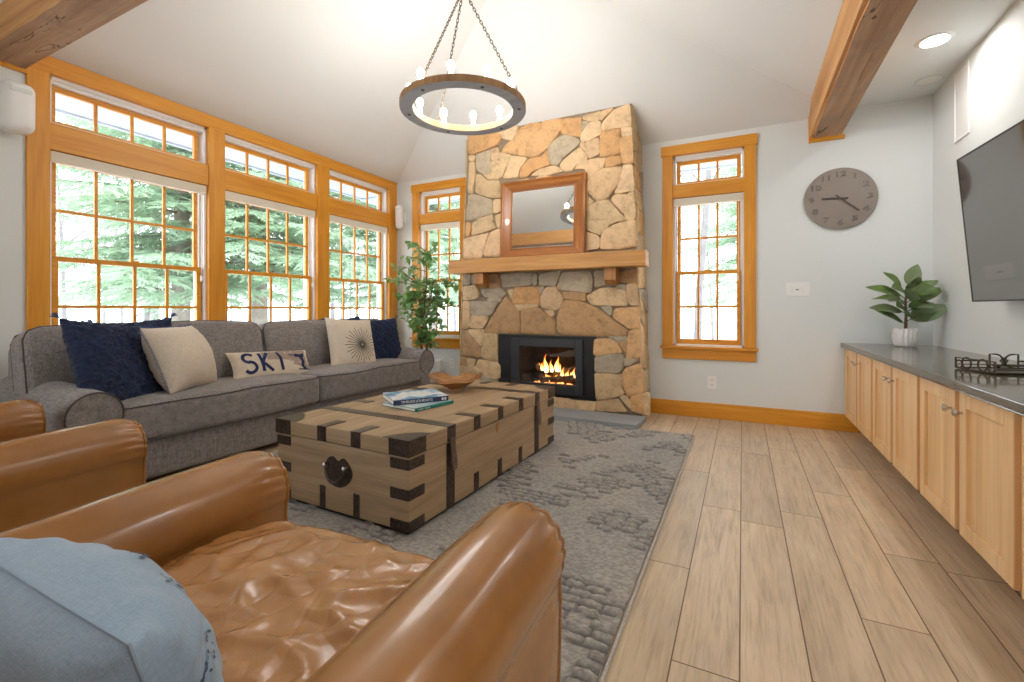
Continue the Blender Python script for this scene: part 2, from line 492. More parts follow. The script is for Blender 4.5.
LBAYS = [(1.357, 2.38), (2.513, 3.514), (3.67, 4.644)]
holesL = [(a, b, 0.68, 2.62) for a, b in LBAYS] + [(-3.6, -2.2, 0.68, 2.35), (-1.7, -0.3, 0.68, 2.35)]  # last two are unseen openings added for daylight
mb = MB(); wall_grid(mb, TL(XL), YR, YB + 0.2, 0, 2.74, holesL, 0.18); struct(mb.build('wall_left', 'wall'))
holesB = [(-3.765, -3.125, 0.70, 2.575), (-0.622, 0.018, 0.68, 2.575)]
mb = MB(); wall_grid(mb, TB(YB), XL - 0.18, XR + 0.18, 0, 2.95, holesB, 0.18); struct(mb.build('wall_back', 'wall'))
mb = MB().box(XR, XR + 0.15, YR, YB + 0.18, 0, 2.85); struct(mb.build('wall_right', 'wall'))
holesR = [(-0.8, 0.5, 0.9, 2.2), (2.5, 3.7, 0.7, 2.3)]  # unseen rear openings, added and sized for the daylight they give
mb = MB(); wall_grid(mb, TRR(YR), -XR - 0.15, -XL + 0.18, 0, 2.74, holesR, 0.18)
mb.prism([(XL - 0.18, 2.74), (0.9, 2.74), (-1.66, 3.92)], YR - 0.18, YR, lambda a, b, d: (a, d, b))
mb.prism([(0.60, 2.74), (XR + 0.15, 2.74), (XR + 0.15, 2.95), (0.60, 2.95)], YR - 0.18, YR, lambda a, b, d: (a, d, b))
struct(mb.build('wall_rear', 'wall'))
mb = MB().box(XL - 0.18, XR + 0.15, YR - 0.18, YB + 0.18, -0.12, 0); struct(mb.build('floor', 'floor'))

# hipped vault: slopes from the left wall, the back wall and the right-hand beam, then a flat strip
ZE, KS, KB, XC = 2.73, 0.45, 0.70, -1.66
ZT = ZE + KS * (XC - XL + 0.0)
YH = YB - (ZT - ZE) / KB
def zr(x): return ZT - KS * (x - XC)
mb = MB()
xr_ = 0.66
A0 = (XL, YR, ZE); A1 = (XL, YB, ZE); RG0 = (XC, YR, ZT); RG1 = (XC, YH, ZT)
# right foot of the back slope
Bx = XC + (ZT - ZE) / KS
B1 = (Bx, YB, ZE); B0 = (Bx, YR, ZE)
th = Vector((0, 0, 0.12))
vs = [A0, A1, RG0, RG1, B1, B0]
vs = [Vector(p) for p in vs]; vs2 = [p + th for p in vs]
mb.add(vs + vs2, [(0, 1, 3, 2), (1, 4, 3), (2, 3, 4, 5), (6, 8, 9, 7), (7, 9, 10), (8, 11, 10, 9), (0, 2, 8, 6), (2, 5, 11, 8), (0, 6, 7, 1), (1, 7, 10, 4)])
mb.box(0.60, XR + 0.15, YR, YB + 0.1, 2.77, 2.89)
struct(mb.build('ceiling', 'ceil'))

# ---------------------------------------------------------------- windows
def sash(mb, u0, u1, v0, v1, w0, w1, cols, rows, fr=0.034, mt=0.021, bot=None):
    bot = bot or fr
    mb.box(u0, u1, w0, w1, v1 - fr, v1); mb.box(u0, u1, w0, w1, v0, v0 + bot)
    mb.box(u0, u0 + fr, w0, w1, v0 + bot, v1 - fr); mb.box(u1 - fr, u1, w0, w1, v0 + bot, v1 - fr)
    a, b = (w0 + w1) / 2 - 0.011, (w0 + w1) / 2 + 0.011
    for i in range(1, cols):
        u = u0 + fr + (u1 - u0 - 2 * fr) * i / cols
        mb.box(u - mt / 2, u + mt / 2, a, b, v0 + bot, v1 - fr)
    for j in range(1, rows):
        v = v0 + bot + (v1 - v0 - bot - fr) * j / rows
        mb.box(u0 + fr, u1 - fr, a - 0.001, b + 0.001, v - mt / 2, v + mt / 2)

def place(mb_list, T):
    for m in mb_list: m.v = [tuple(T @ Vector(p)) for p in m.v]

def window(n, T, u0, u1, vs_, vh, t0, t1, cols, ax):
    """window with a fixed transom over a double-hung pair; local u along the wall, w outwards, v up"""
    vm = (vs_ + t0 - 0.03) / 2 + 0.01
    f = MB()                                    # white frame: jamb liner, head liner, sill
    for a, b in ((u0, u0 + 0.022), (u1 - 0.022, u1)): f.box(a, b, 0.02, 0.18, vs_, vh)
    f.box(u0, u1, 0.02, 0.18, vh - 0.03, vh); f.box(u0, u1, 0.03, 0.12, vh - 0.045, vh - 0.03)
    f.box(u0, u1, 0.02, 0.20, vs_, vs_ + 0.025)
    f.box(u0 + 0.022, u1 - 0.022, 0.02, 0.16, t1, t1 + 0.012); f.box(u0 + 0.022, u1 - 0.022, 0.02, 0.16, t0 - 0.02, t0)
    for a, b in ((u0 + 0.022, u0 + 0.034), (u1 - 0.034, u1 - 0.022)): f.box(a, b, 0.075, 0.083, vs_, t0)
    s1, s2, s3 = MB(), MB(), MB()
    iu0, iu1 = u0 + 0.034, u1 - 0.034
    sash(s1, iu0 - 0.004, iu1 + 0.004, t1 + 0.012, vh - 0.045, 0.085, 0.12, cols, 1)
    sash(s2, iu0, iu1, vm - 0.016, t0 - 0.03, 0.088, 0.118, cols, 2, bot=0.028)
    sash(s3, iu0 - 0.002, iu1 + 0.002, vs_ + 0.025, vm + 0.016, 0.045, 0.078, cols, 2, bot=0.05)
    s3.box((u0 + u1) / 2 - 0.03, (u0 + u1) / 2 + 0.03, 0.05, 0.075, vm + 0.016, vm + 0.026)
    g = [MB(), MB(), MB()]
    g[0].box(iu0 + 0.02, iu1 - 0.02, 0.101, 0.104, t1 + 0.03, vh - 0.06)
    g[1].box(iu0 + 0.02, iu1 - 0.02, 0.101, 0.104, vm, t0 - 0.05)
    g[2].box(iu0 + 0.02, iu1 - 0.02, 0.060, 0.063, vs_ + 0.05, vm)
    sh = MB().box(u0 + 0.012, u1 - 0.012, 0.008, 0.042, t0 - 0.075, t0 - 0.004)
    for k in range(5): sh.box(u0 + 0.014, u1 - 0.014, 0.004, 0.046, t0 - 0.07 + k * 0.013, t0 - 0.064 + k * 0.013)
    co = MB().tube([(u1 - 0.05, 0.0, t0 - 0.07), (u1 - 0.048, 0.0, t0 - 0.5), (u1 - 0.055, 0.0, t0 - 0.78)], 0.0022, 5)
    co.tube([(u1 - 0.055, 0.0, t0 - 0.78), (u1 - 0.055, 0.0, t0 - 0.83)], 0.007, 6)
    place([f, s1, s2, s3, sh, co] + g, T)
    fo = struct(f.build('window_%d' % n, 'vinyl', None, bevel=0.002, seg=1))
    for nm_, m in (('transom_sash', s1), ('upper_sash', s2), ('lower_sash', s3)):
        so = m.build(nm_, 'fir_' + ax, fo, bevel=0.0025, seg=1)
        g.pop(0).build('pane', 'glass', so)
    shd = sh.build('cellular_shade', 'shade', fo); co.build('shade_cord', 'white', shd)
    return fo

for i, (a, b) in enumerate(LBAYS): window(i + 1, TL(XL), a, b, 0.68, 2.62, 2.115, 2.295, 4, 'y')
window(4, TB(YB), -3.765, -3.125, 0.70, 2.575, 2.15, 2.28, 3, 'x')
window(5, TB(YB), -0.622, 0.018, 0.68, 2.575, 2.15, 2.28, 3, 'x')
# unseen windows added behind the camera to let more daylight in
def added_window(n, T, h):
    f = MB(); sash(f, h[0], h[1], h[2], h[3], 0.05, 0.11, 2, 2, 0.06, 0.04)
    g = MB().box(h[0] + 0.03, h[1] - 0.03, 0.078, 0.082, h[2] + 0.03, h[3] - 0.03)
    place([f, g], T)
    fo = struct(f.build('window_%d' % n, 'vinyl')); g.build('pane', 'glass', fo)
for i, h in enumerate(holesL[3:]): added_window(6 + i, TL(XL), h)
for i, h in enumerate(holesR): added_window(8 + i, TRR(YR), h)

# casings -----------------------------------------------------------
def trim(n, T, pieces, axh):
    """pieces: list of (name, material axis, [boxes])"""
    root = None
    for nm_, ax, boxes in pieces:
        m = MB()
        for b in boxes: m.box(*b)
        place([m], T)
        if root is None: root = struct(m.build('trim_%d' % n, 'fir_' + ax, None, bevel=0.003, seg=1))
        else: m.build(nm_, 'fir_' + ax, root, bevel=0.003, seg=1)
    return root
posts = [(1.25, 1.357), (2.38, 2.513), (3.514, 3.67), (4.644, 4.789)]
trim(1, TL(XL), [('head_casing', 'y', [(1.247, 4.792, -0.022, 0.05, 2.616, 2.727)])] +
     [('post', 'z', [(a - 0.003, b + 0.003, -0.02, 0.06, 0.64, 2.62)]) for a, b in posts] +
     [('transom_rail', 'y', [(a, b, -0.008, 0.06, 2.115, 2.295)]) for a, b in LBAYS] +
     [('window_stool', 'y', [(1.22, 4.80, -0.05, 0.04, 0.66, 0.685)]), ('apron', 'y', [(1.25, 4.79, -0.02, 0.0, 0.56, 0.66)])], 'y')
for n, (a0, a1, b0, b1) in ((2, (-3.868, -3.765, -3.125, -3.02)), (3, (-0.718, -0.622, 0.018, 0.113))):
    trim(n, TB(YB), [('head_casing', 'x', [(a0 - 0.012, b1 + 0.012, -0.028, 0.05, 2.571, 2.672)]),
         ('side_casing', 'z', [(a0, a1 + 0.003, -0.022, 0.05, 0.685, 2.575)]), ('side_casing', 'z', [(b0 - 0.003, b1, -0.022, 0.05, 0.685, 2.575)]),
         ('transom_rail', 'x', [(a1, b0, -0.008, 0.06, 2.15, 2.28)]),
         ('window_stool', 'x', [(a0 - 0.018, b1 + 0.018, -0.05, 0.04, 0.66, 0.685)]), ('apron', 'x', [(a0, b1, -0.02, 0.0, 0.56, 0.66)])], 'x')
# baseboards
for nm_, ax, bx in (('baseboard_back', 'x', (-0.845, XR, YB - 0.018, YB, 0, 0.146)), ('baseboard_back_left', 'x', (XL, -2.90, YB - 0.018, YB, 0, 0.146)),
                    ('baseboard_left', 'y', (XL, XL + 0.018, YR, YB, 0, 0.146)), ('baseboard_right', 'y', (XR - 0.018, XR, YR, YB - 0.02, 0, 0.146))):
    struct(MB().box(*bx).build(nm_, 'fir_' + ax, None, bevel=0.004, seg=1))

# ---------------------------------------------------------------- exposed beams
def beam(name, label, axis, lo, hi, cracks):
    """hewn timber, wavy faces and a dark drying crack along the underside"""
    r = random.Random(cracks); m = MB()
    L0, L1 = (lo[0], hi[0]) if axis == 'x' else (lo[1], hi[1])
    k = 90; prof = 28; vs = []; fs = []
    a0, a1 = (lo[1], hi[1]) if axis == 'x' else (lo[0], hi[0]); z0, z1 = lo[2], hi[2]
    cr = 0.5
    for i in range(k + 1):
        t = L0 + (L1 - L0) * i / k
        cr += r.uniform(-0.035, 0.035); cr = max(0.3, min(0.7, cr))
        ring = []
        for j in range(15):
            q = j / 14
            d = 0.022 * math.exp(-((q - cr) / 0.03) ** 2) * (0.4 + 0.6 * noise.noise((t * 1.3, cracks, 0)) ** 2 * 3)
            ring.append((a0 + (a1 - a0) * q, z0 + d))
        for j in range(1, 8): ring.append((a1, z0 + (z1 - z0) * j / 7))
        ring.append(((a0 + a1) / 2, z1)); 
        for j in range(7, 0, -1): ring.append((a0, z0 + (z1 - z0) * j / 7))
        for (a, z) in ring:
            w = 0.006 * noise.noise((a * 9 + cracks, t * 1.7, z * 9)) + 0.003 * noise.noise((a * 30, t * 8, z * 30))
            aa = a + w * (1 if a > (a0 + a1) / 2 else -1); zz = z + w
            vs.append((t, aa, zz) if axis == 'x' else (aa, t, zz))
    P_ = len(ring)
    mis = []
    for i in range(k):
        for j in range(P_):
            j2 = (j + 1) % P_
            fs.append((i * P_ + j, i * P_ + j2, (i + 1) * P_ + j2, (i + 1) * P_ + j)); mis.append(0 if j < 14 else 1)
    fs.append(tuple(range(P_))); fs.append(tuple(k * P_ + j for j in range(P_))[::-1])
    m.add(vs, fs, True); m.mi = mis + [1, 1]
    root = m.build(name, ['beam_' + axis, 'beamface_' + axis], None, angle=50)
    return tag(root, label, 'beam')
b1 = beam('ceiling_beam', 'long hewn timber beam running along the edge of the flat ceiling strip', 'y', (0.55, YR + 0.02, 2.545), (0.76, YB - 0.03, 2.85), 3)
MB().box(0.527, 0.552, YR + 0.02, YB - 0.03, 2.56, 2.855).build('side_board', 'beamface_y', b1, bevel=0.003)
m = MB().box(0.522, 0.785, YB - 0.03, YB - 0.001, 2.515, 2.548).box(0.522, 0.545, YB - 0.03, YB - 0.001, 2.548, 2.86)
m.build('wall_collar', 'fir_x', b1, bevel=0.003)
b2 = beam('ceiling_beam', 'hewn cross timber beam meeting the window wall over a white speaker', 'x', (XL + 0.03, 1.045, 2.585), (0.55, 1.237, 2.80), 8)
MB().box(XL + 0.001, XL + 0.03, 1.0, 1.25, 2.56, 2.592).build('wall_collar', 'fir_y', b2, bevel=0.003)

# ---------------------------------------------------------------- outdoors
g = MB().box(-60, 40, -40, 70, -0.75, -0.6); o = g.build('ground_outside', 'snow'); struct(o)
e = MB().box(XL - 0.80, XL - 0.18, YR, YB + 0.8, 2.66, 2.69).box(XL - 0.83, XL - 0.80, YR, YB + 0.83, 2.64, 2.86)
e.box(XL - 0.83, XR + 0.4, YB + 0.18, YB + 0.70, 2.62, 2.65).box(XL - 0.83, XR + 0.4, YB + 0.70, YB + 0.73, 2.60, 2.86)
struct(e.build('trim_4', 'siding'))

def conifer_meshes(seed, H, base, Rm):
    r = random.Random(seed)
    tr = MB().tube([(0, 0, 0), (0.03, 0.02, H * 0.4), (0, 0, H)], [0.17, 0.11, 0.02], 9)
    br, nd = MB(), MB()
    z = base; w = 0
    while z < H - 0.4:
        t = (z - base) / (H - base)
        L = Rm * (1 - t) ** 0.75 * r.uniform(0.85, 1.1)
        nb = 7 if t < 0.75 else 5
        for b in range(nb):
            a = 2 * PI * (b + 0.5 * (w % 2)) / nb + r.uniform(-0.3, 0.3)
            l = L * r.uniform(0.7, 1.1); dr = r.uniform(0.10, 0.30) * (1 - t)
            zz = z + r.uniform(-0.15, 0.15)
            def pt(s): return Vector((math.cos(a) * l * s, math.sin(a) * l * s, zz - dr * l * s * s + 0.05 * l * s))
            br.tube([pt(0.02), pt(0.5), pt(1.0)], [0.028, 0.016, 0.004], 4)
            side = Vector((-math.sin(a), math.cos(a), 0))
            nt = int(9 + l * 11)
            for k in range(nt):
                s = 0.12 + 0.88 * (k + r.random()) / nt
                p0 = pt(s); sg = 1 if k % 2 else -1
                tl = (0.30 + 0.30 * (1 - s)) * min(1.2, 0.4 + l * 0.5) * r.uniform(0.7, 1.2)
                dirv = (side * sg * 0.8 + Vector((math.cos(a), math.sin(a), 0)) * 0.65 + Vector((0, 0, r.uniform(-0.55, -0.05)))).normalized()
                nrm = dirv.cross(Vector((0, 0, 1))).normalized()
                for q in range(8):
                    pp = p0 + dirv * tl * q / 8
                    for sg2 in (-1, 1):
                        d2 = (dirv * 0.8 + nrm * sg2 * 0.6 + Vector((0, 0, r.uniform(-0.5, 0.15)))).normalized()
                        ln = tl * 0.30 * r.uniform(0.7, 1.2); wd = Vector((r.uniform(-1, 1), r.uniform(-1, 1), r.uniform(-1, 1))).cross(d2).normalized() * 0.016
                        nd.add([pp - wd * 0.4, pp + d2 * ln * 0.5 - wd, pp + d2 * ln, pp + d2 * ln * 0.5 + wd], [(0, 1, 2, 3)])
        z += 0.30 + 0.10 * t; w += 1
    return tr, br, nd
def conifer(seed, H, base, Rm, loc, label):
    t = thing('conifer', label, 'tree', loc, seed * 1.3, None)
    tr, br, nd = conifer_meshes(seed, H, base, Rm)
    tr.add(br.v, br.f, True); trk = tr.build('trunk', 'trunk_fir', t); nd.build('needle_foliage', 'needles', t)
    return t
cA = conifer(1, 9.0, 2.1, 2.6, (-8.8, 4.6, -0.6), 'green conifer whose drooping boughs hang outside the window behind the sofa arm')
cB = conifer(2, 10.0, 2.3, 2.8, (-8.3, 5.75, -0.6), 'green conifer with a grey trunk seen through the middle one of three tall windows')
dup(cA, (-8.0, 8.9, -0.6), 2.0, 'green conifer seen through the tall window next to the room corner')
dup(cB, (-9.3, 12.6, -0.6), 4.0, 'conifer standing outside the narrow window between ficus and stone chimney')
dup(cA, (0.9, 12.5, -0.6), 1.0, 'conifer outside the narrow window between stone chimney and round clock')

def bare_tree(seed, H, label, loc, group):
    r = random.Random(seed); m = MB()
    def grow(p, d, l, rad, lev):
        n = 4; pts = [p]; q = p.copy(); dd = d.copy()
        for i in range(n):
            dd = (dd + Vector((r.uniform(-1, 1), r.uniform(-1, 1), r.uniform(-0.5, 0.7))) * (0.06 if lev == 0 else 0.16)).normalized()
            q = q + dd * l / n; pts.append(q.copy())
        m.tube(pts, [rad * (1 - 0.17 * i) for i in range(n + 1)], 5 if lev < 2 else 3, caps=False)
        if lev >= 3: return
        for i in range(1, n + 1):
            for _ in range(3 if lev == 0 and i > 1 else 2):
                if lev == 0 and i == 1 and r.random() < 0.5: continue
                a = r.uniform(0, 2 * PI); side = Vector((math.cos(a), math.sin(a), r.uniform(0.3, 1.0)))
                grow(pts[i], (dd * 0.4 + side).normalized(), l * r.uniform(0.3, 0.5), rad * (1 - 0.17 * i) * 0.45, lev + 1)
    grow(Vector((0, 0, 0)), Vector((0, 0, 1)), H, 0.085, 0)
    o = m.build('bare_tree', 'trunk_pale'); o.location = loc
    return tag(o, label, 'tree', group)
gl = 'bare woodland outside the left windows'; gb = 'bare woodland outside the back windows'
lbl = 'bare pale tree in the leafless wood outside the three tall windows'
lbb = 'bare pale tree in the leafless wood outside the back wall windows'
T0 = bare_tree(5, 7.5, lbl, (-13, 6.0, -0.6), gl); T1 = bare_tree(6, 8.5, lbl, (-15, 3.0, -0.6), gl)
rt = random.Random(4)
spots = [(-13.0, 6.0), (-15.0, 3.0), (-9.0, 4.15), (-8.3, 5.75), (-8.0, 8.9), (-9.3, 12.6), (0.9, 12.5), (-13.5, 3.4)]
def spot(mn, fn):
    for _ in range(400):
        p = fn()
        if all(math.hypot(p[0] - q[0], p[1] - q[1]) > mn for q in spots): break
    spots.append(p); return p
def wood_l(): d = rt.uniform(14, 36); return (-d, d * rt.uniform(0.24, 1.3))
def wood_b():
    d = rt.uniform(9, 28); return (d * (rt.uniform(-0.26, 0.10) if rt.random() < 0.65 else rt.uniform(-0.85, -0.6)), d)
for i in range(26):
    s = [T0, T1][i % 2]; o = s.copy(); COL.objects.link(o); p = spot(2.6, wood_l)
    o.location = (p[0], p[1], -0.6); o.rotation_euler = (0, 0, rt.uniform(0, 6)); o.scale = (rt.uniform(0.9, 1.3),) * 3
for i in range(18):
    s = [T0, T1][i % 2]; o = s.copy(); COL.objects.link(o); o['label'] = lbb; o['group'] = gb; p = spot(1.8, wood_b)
    o.location = (p[0], p[1], -0.6); o.rotation_euler = (0, 0, rt.uniform(0, 6)); o.scale = (rt.uniform(0.8, 1.2),) * 3
STONES = [('o',[(-2.753,3.054),(-2.408,3.037),(-2.343,2.909),(-2.393,2.838),(-2.715,2.787),(-2.750,2.819)]),
('l',[(-2.393,3.037),(-2.152,3.027),(-2.152,2.958),(-2.208,2.867),(-2.264,2.883),(-2.343,2.915)]),
('o',[(-2.145,2.948),(-1.960,2.943),(-1.660,2.857),(-1.724,2.793),(-1.802,2.709),(-1.880,2.667),(-1.960,2.651),(-2.062,2.676),(-2.166,2.710),(-2.336,2.755),(-2.285,2.836),(-2.194,2.865)]),
('o',[(-2.131,2.961),(-2.001,2.993),(-1.867,2.978),(-1.874,2.922),(-1.954,2.952)]),
('o',[(-1.854,2.986),(-1.652,2.984),(-1.660,2.861),(-1.854,2.920)]),
('g',[(-2.646,2.764),(-2.481,2.790),(-2.474,2.622),(-2.496,2.509),(-2.548,2.529),(-2.646,2.607)]),
('t',[(-2.741,2.771),(-2.664,2.756),(-2.669,2.712),(-2.738,2.720)]),
('t',[(-2.738,2.705),(-2.680,2.692),(-2.678,2.514),(-2.704,2.349),(-2.751,2.366)]),
('t',[(-2.459,2.793),(-2.379,2.806),(-2.382,2.670),(-2.452,2.681)]),
('t',[(-2.455,2.664),(-2.354,2.656),(-2.354,2.484),(-2.459,2.491)]),
('t',[(-2.338,2.663),(-2.247,2.647),(-2.324,2.487),(-2.340,2.489)]),
('l',[(-2.208,2.685),(-2.062,2.651),(-2.025,2.637),(-2.124,2.536),(-2.134,2.462),(-2.314,2.473),(-2.236,2.639)]),
('t',[(-2.364,2.747),(-2.219,2.702),(-2.236,2.660),(-2.364,2.679)]),
('o',[(-2.001,2.633),(-1.867,2.629),(-1.802,2.683),(-1.769,2.535),(-1.960,2.501),(-2.014,2.453),(-2.117,2.460),(-2.096,2.557)]),
('l',[(-1.988,2.456),(-1.878,2.503),(-1.723,2.515),(-1.690,2.499),(-1.625,2.455),(-1.822,2.437)]),
('g',[(-1.789,2.709),(-1.712,2.775),(-1.647,2.811),(-1.540,2.790),(-1.446,2.724),(-1.477,2.679),(-1.625,2.587),(-1.671,2.522),(-1.750,2.538),(-1.778,2.614)]),
('o',[(-1.641,2.976),(-1.434,2.949),(-1.438,2.781),(-1.465,2.782),(-1.633,2.831),(-1.649,2.858)]),
('l',[(-1.767,2.873),(-1.671,2.862),(-1.696,2.824),(-1.767,2.776)]),
('g',[(-1.422,2.918),(-1.362,2.895),(-1.419,2.818)]),
('t',[(-1.422,2.955),(-1.238,2.971),(-1.238,2.918),(-1.285,2.890),(-1.356,2.909),(-1.410,2.930)]),
('l',[(-1.226,2.973),(-1.111,2.985),(-1.134,2.961),(-1.215,2.903),(-1.230,2.896)]),
('l',[(-1.105,2.967),(-0.960,2.991),(-0.943,2.791),(-1.111,2.799),(-1.226,2.796),(-1.226,2.859),(-1.180,2.908)]),
('l',[(-1.356,2.888),(-1.244,2.879),(-1.240,2.758),(-1.368,2.717),(-1.428,2.726),(-1.434,2.792)]),
('t',[(-1.380,2.705),(-1.273,2.727),(-1.259,2.710),(-1.259,2.572),(-1.344,2.545),(-1.380,2.591),(-1.392,2.668)]),
('t',[(-1.434,2.710),(-1.410,2.721),(-1.398,2.657),(-1.398,2.611),(-1.438,2.670)]),
('o',[(-1.226,2.777),(-1.134,2.788),(-1.054,2.769),(-1.054,2.558),(-1.100,2.542),(-1.238,2.546),(-1.236,2.746)]),
('l',[(-1.032,2.771),(-0.945,2.769),(-0.941,2.702),(-1.023,2.701)]),
('o',[(-1.018,2.687),(-0.938,2.685),(-0.930,2.441),(-0.987,2.444),(-1.032,2.459),(-1.038,2.679)]),
('o',[(-1.168,2.519),(-1.043,2.511),(-1.041,2.446),(-1.100,2.437),(-1.186,2.438)]),
('l',[(-1.477,2.486),(-1.392,2.517),(-1.191,2.522),(-1.191,2.488),(-1.226,2.427),(-1.344,2.342),(-1.386,2.330),(-1.392,2.436),(-1.496,2.450)]),
('l',[(-1.658,2.508),(-1.639,2.553),(-1.453,2.664),(-1.380,2.562),(-1.368,2.537),(-1.496,2.499),(-1.526,2.448),(-1.607,2.453)]),
('l',[(-1.384,2.291),(-1.256,2.398),(-1.183,2.419),(-1.047,2.412),(-1.038,2.370),(-1.066,2.250),(-1.134,2.177),(-1.173,2.127),(-1.269,2.113),(-1.369,2.222)]),
('l',[(-1.020,2.421),(-0.938,2.416),(-0.915,2.174),(-1.086,2.165),(-1.095,2.181),(-1.052,2.257)]),
('l',[(-1.133,2.104),(-1.097,2.146),(-0.989,2.140),(-1.019,1.961)]),
('l',[(-0.975,2.141),(-0.923,2.164),(-0.905,1.910),(-0.978,1.901),(-0.987,1.917),(-0.999,1.960)]),
('t',[(-1.369,2.056),(-1.268,2.098),(-1.157,2.103),(-1.109,2.042),(-0.992,1.908),(-1.061,1.896),(-1.194,1.929),(-1.372,1.933)]),
('t',[(-1.384,2.193),(-1.308,2.105),(-1.382,2.072)]),
('t',[(-1.379,1.915),(-1.194,1.911),(-1.073,1.889),(-1.145,1.865),(-1.234,1.777),(-1.384,1.838)]),
('l',[(-1.384,1.817),(-1.268,1.769),(-1.252,1.715),(-1.262,1.646),(-1.384,1.643)]),
('l',[(-1.204,1.809),(-1.121,1.854),(-0.978,1.884),(-0.905,1.890),(-0.888,1.654),(-1.073,1.634),(-1.237,1.644),(-1.229,1.750)]),
('t',[(-2.650,2.543),(-2.582,2.535),(-2.515,2.465),(-2.367,2.446),(-2.359,2.269),(-2.465,2.276),(-2.565,2.309),(-2.650,2.353)]),
('t',[(-2.562,2.532),(-2.449,2.517),(-2.359,2.491),(-2.367,2.463),(-2.507,2.484)]),
('g',[(-2.745,2.326),(-2.667,2.325),(-2.515,2.269),(-2.457,2.241),(-2.457,2.102),(-2.582,2.085),(-2.762,2.054),(-2.789,2.071)]),
('t',[(-2.424,2.240),(-2.351,2.232),(-2.351,2.115),(-2.419,2.096)]),
('o',[(-2.771,2.022),(-2.728,2.004),(-2.745,1.867),(-2.780,1.862)]),
('t',[(-2.702,2.009),(-2.616,2.029),(-2.465,2.011),(-2.416,1.937),(-2.515,1.912),(-2.710,1.883)]),
('l',[(-2.806,1.834),(-2.736,1.849),(-2.503,1.883),(-2.515,1.844),(-2.591,1.618),(-2.806,1.623)]),
('l',[(-2.474,1.884),(-2.351,1.925),(-2.351,1.629),(-2.507,1.637),(-2.549,1.642),(-2.557,1.686)]),
('t',[(-2.667,2.051),(-2.457,2.078),(-2.440,2.026),(-2.616,2.044)]),
('t',[(-2.403,2.066),(-2.351,2.082),(-2.351,1.944),(-2.386,1.942)]),
('g',[(-2.807,1.429),(-2.731,1.433),(-2.734,1.332),(-2.807,1.327)]),
('g',[(-2.711,1.432),(-2.537,1.433),(-2.545,1.291),(-2.597,1.286),(-2.650,1.319),(-2.711,1.334)]),
('b',[(-2.522,1.413),(-2.397,1.428),(-2.354,1.363),(-2.351,1.287),(-2.537,1.291)]),
('g',[(-2.339,1.420),(-1.991,1.427),(-1.969,1.389),(-1.977,1.316),(-2.059,1.305),(-2.325,1.295)]),
('g',[(-1.953,1.407),(-1.921,1.406),(-1.921,1.308),(-1.960,1.309)]),
('g',[(-1.890,1.397),(-1.658,1.443),(-1.672,1.385),(-1.712,1.296),(-1.884,1.307)]),
('t',[(-2.820,1.300),(-2.665,1.313),(-2.612,1.214),(-2.650,1.169),(-2.820,1.158)]),
('g',[(-2.582,1.262),(-2.339,1.267),(-2.275,1.224),(-2.325,1.185),(-2.567,1.188)]),
('t',[(-2.820,1.135),(-2.745,1.127),(-2.754,0.841),(-2.826,0.833)]),
('g',[(-2.727,1.124),(-2.368,1.128),(-2.456,1.000),(-2.500,0.981),(-2.727,0.999)]),
('t',[(-2.719,0.975),(-2.515,0.968),(-2.507,0.922),(-2.567,0.844),(-2.727,0.848)]),
('b',[(-2.282,1.184),(-2.225,1.133),(-2.121,1.020),(-2.114,0.796),(-2.500,0.794),(-2.542,0.819),(-2.426,0.994)]),
('o',[(-2.176,1.277),(-1.890,1.271),(-1.897,1.112),(-2.045,1.101),(-2.197,1.114),(-2.204,1.158)]),
('b',[(-2.089,1.039),(-1.910,1.063),(-1.857,1.033),(-1.725,0.943),(-1.725,0.793),(-2.089,0.800)]),
('t',[(-1.870,1.179),(-1.818,1.263),(-1.712,1.276),(-1.636,1.173),(-1.652,1.082),(-1.701,1.041),(-1.800,1.056),(-1.867,1.082)]),
('t',[(-2.254,1.247),(-2.183,1.254),(-2.218,1.161)]),
('g',[(-1.880,1.273),(-1.835,1.272),(-1.857,1.215),(-1.881,1.203)]),
('g',[(-2.507,1.165),(-2.339,1.168),(-2.349,1.137),(-2.500,1.138)]),
('t',[(-1.831,1.030),(-1.740,1.027),(-1.717,0.997),(-1.753,0.973)]),
('t',[(-2.183,1.089),(-1.910,1.094),(-1.884,1.075),(-2.100,1.045),(-2.128,1.039)]),
('g',[(-1.685,1.296),(-1.644,1.412),(-1.357,1.415),(-1.323,1.349),(-1.335,1.220),(-1.564,1.237),(-1.692,1.265)]),
('g',[(-1.291,1.415),(-1.194,1.415),(-1.186,1.297),(-1.291,1.269)]),
('g',[(-1.182,1.415),(-1.091,1.420),(-1.085,1.288),(-1.176,1.284)]),
('b',[(-1.073,1.392),(-0.896,1.421),(-0.896,1.299),(-1.073,1.321)]),
('g',[(-1.079,1.276),(-0.999,1.274),(-0.993,1.247),(-1.079,1.252)]),
('l',[(-1.382,1.178),(-1.244,1.243),(-1.145,1.251),(-1.005,1.233),(-0.981,1.149),(-0.993,1.090),(-1.332,1.098)]),
('t',[(-0.978,1.282),(-0.899,1.283),(-0.888,1.093),(-0.954,1.093),(-0.978,1.161)]),
('b',[(-1.624,1.215),(-1.395,1.205),(-1.395,1.139),(-1.615,1.160)]),
('b',[(-1.604,1.137),(-1.434,1.123),(-1.332,1.079),(-1.244,1.042),(-1.073,0.911),(-0.978,0.853),(-0.989,0.799),(-1.434,0.792),(-1.644,0.799),(-1.685,0.839),(-1.685,0.953),(-1.658,1.042)]),
('g',[(-1.231,1.067),(-1.145,1.079),(-1.131,1.006),(-1.158,0.994)]),
('o',[(-1.091,1.048),(-0.879,1.066),(-0.871,0.870),(-0.966,0.871),(-1.115,0.976)]),
('o',[(-0.949,0.842),(-0.866,0.853),(-0.859,0.595),(-0.976,0.585),(-0.966,0.804)]),
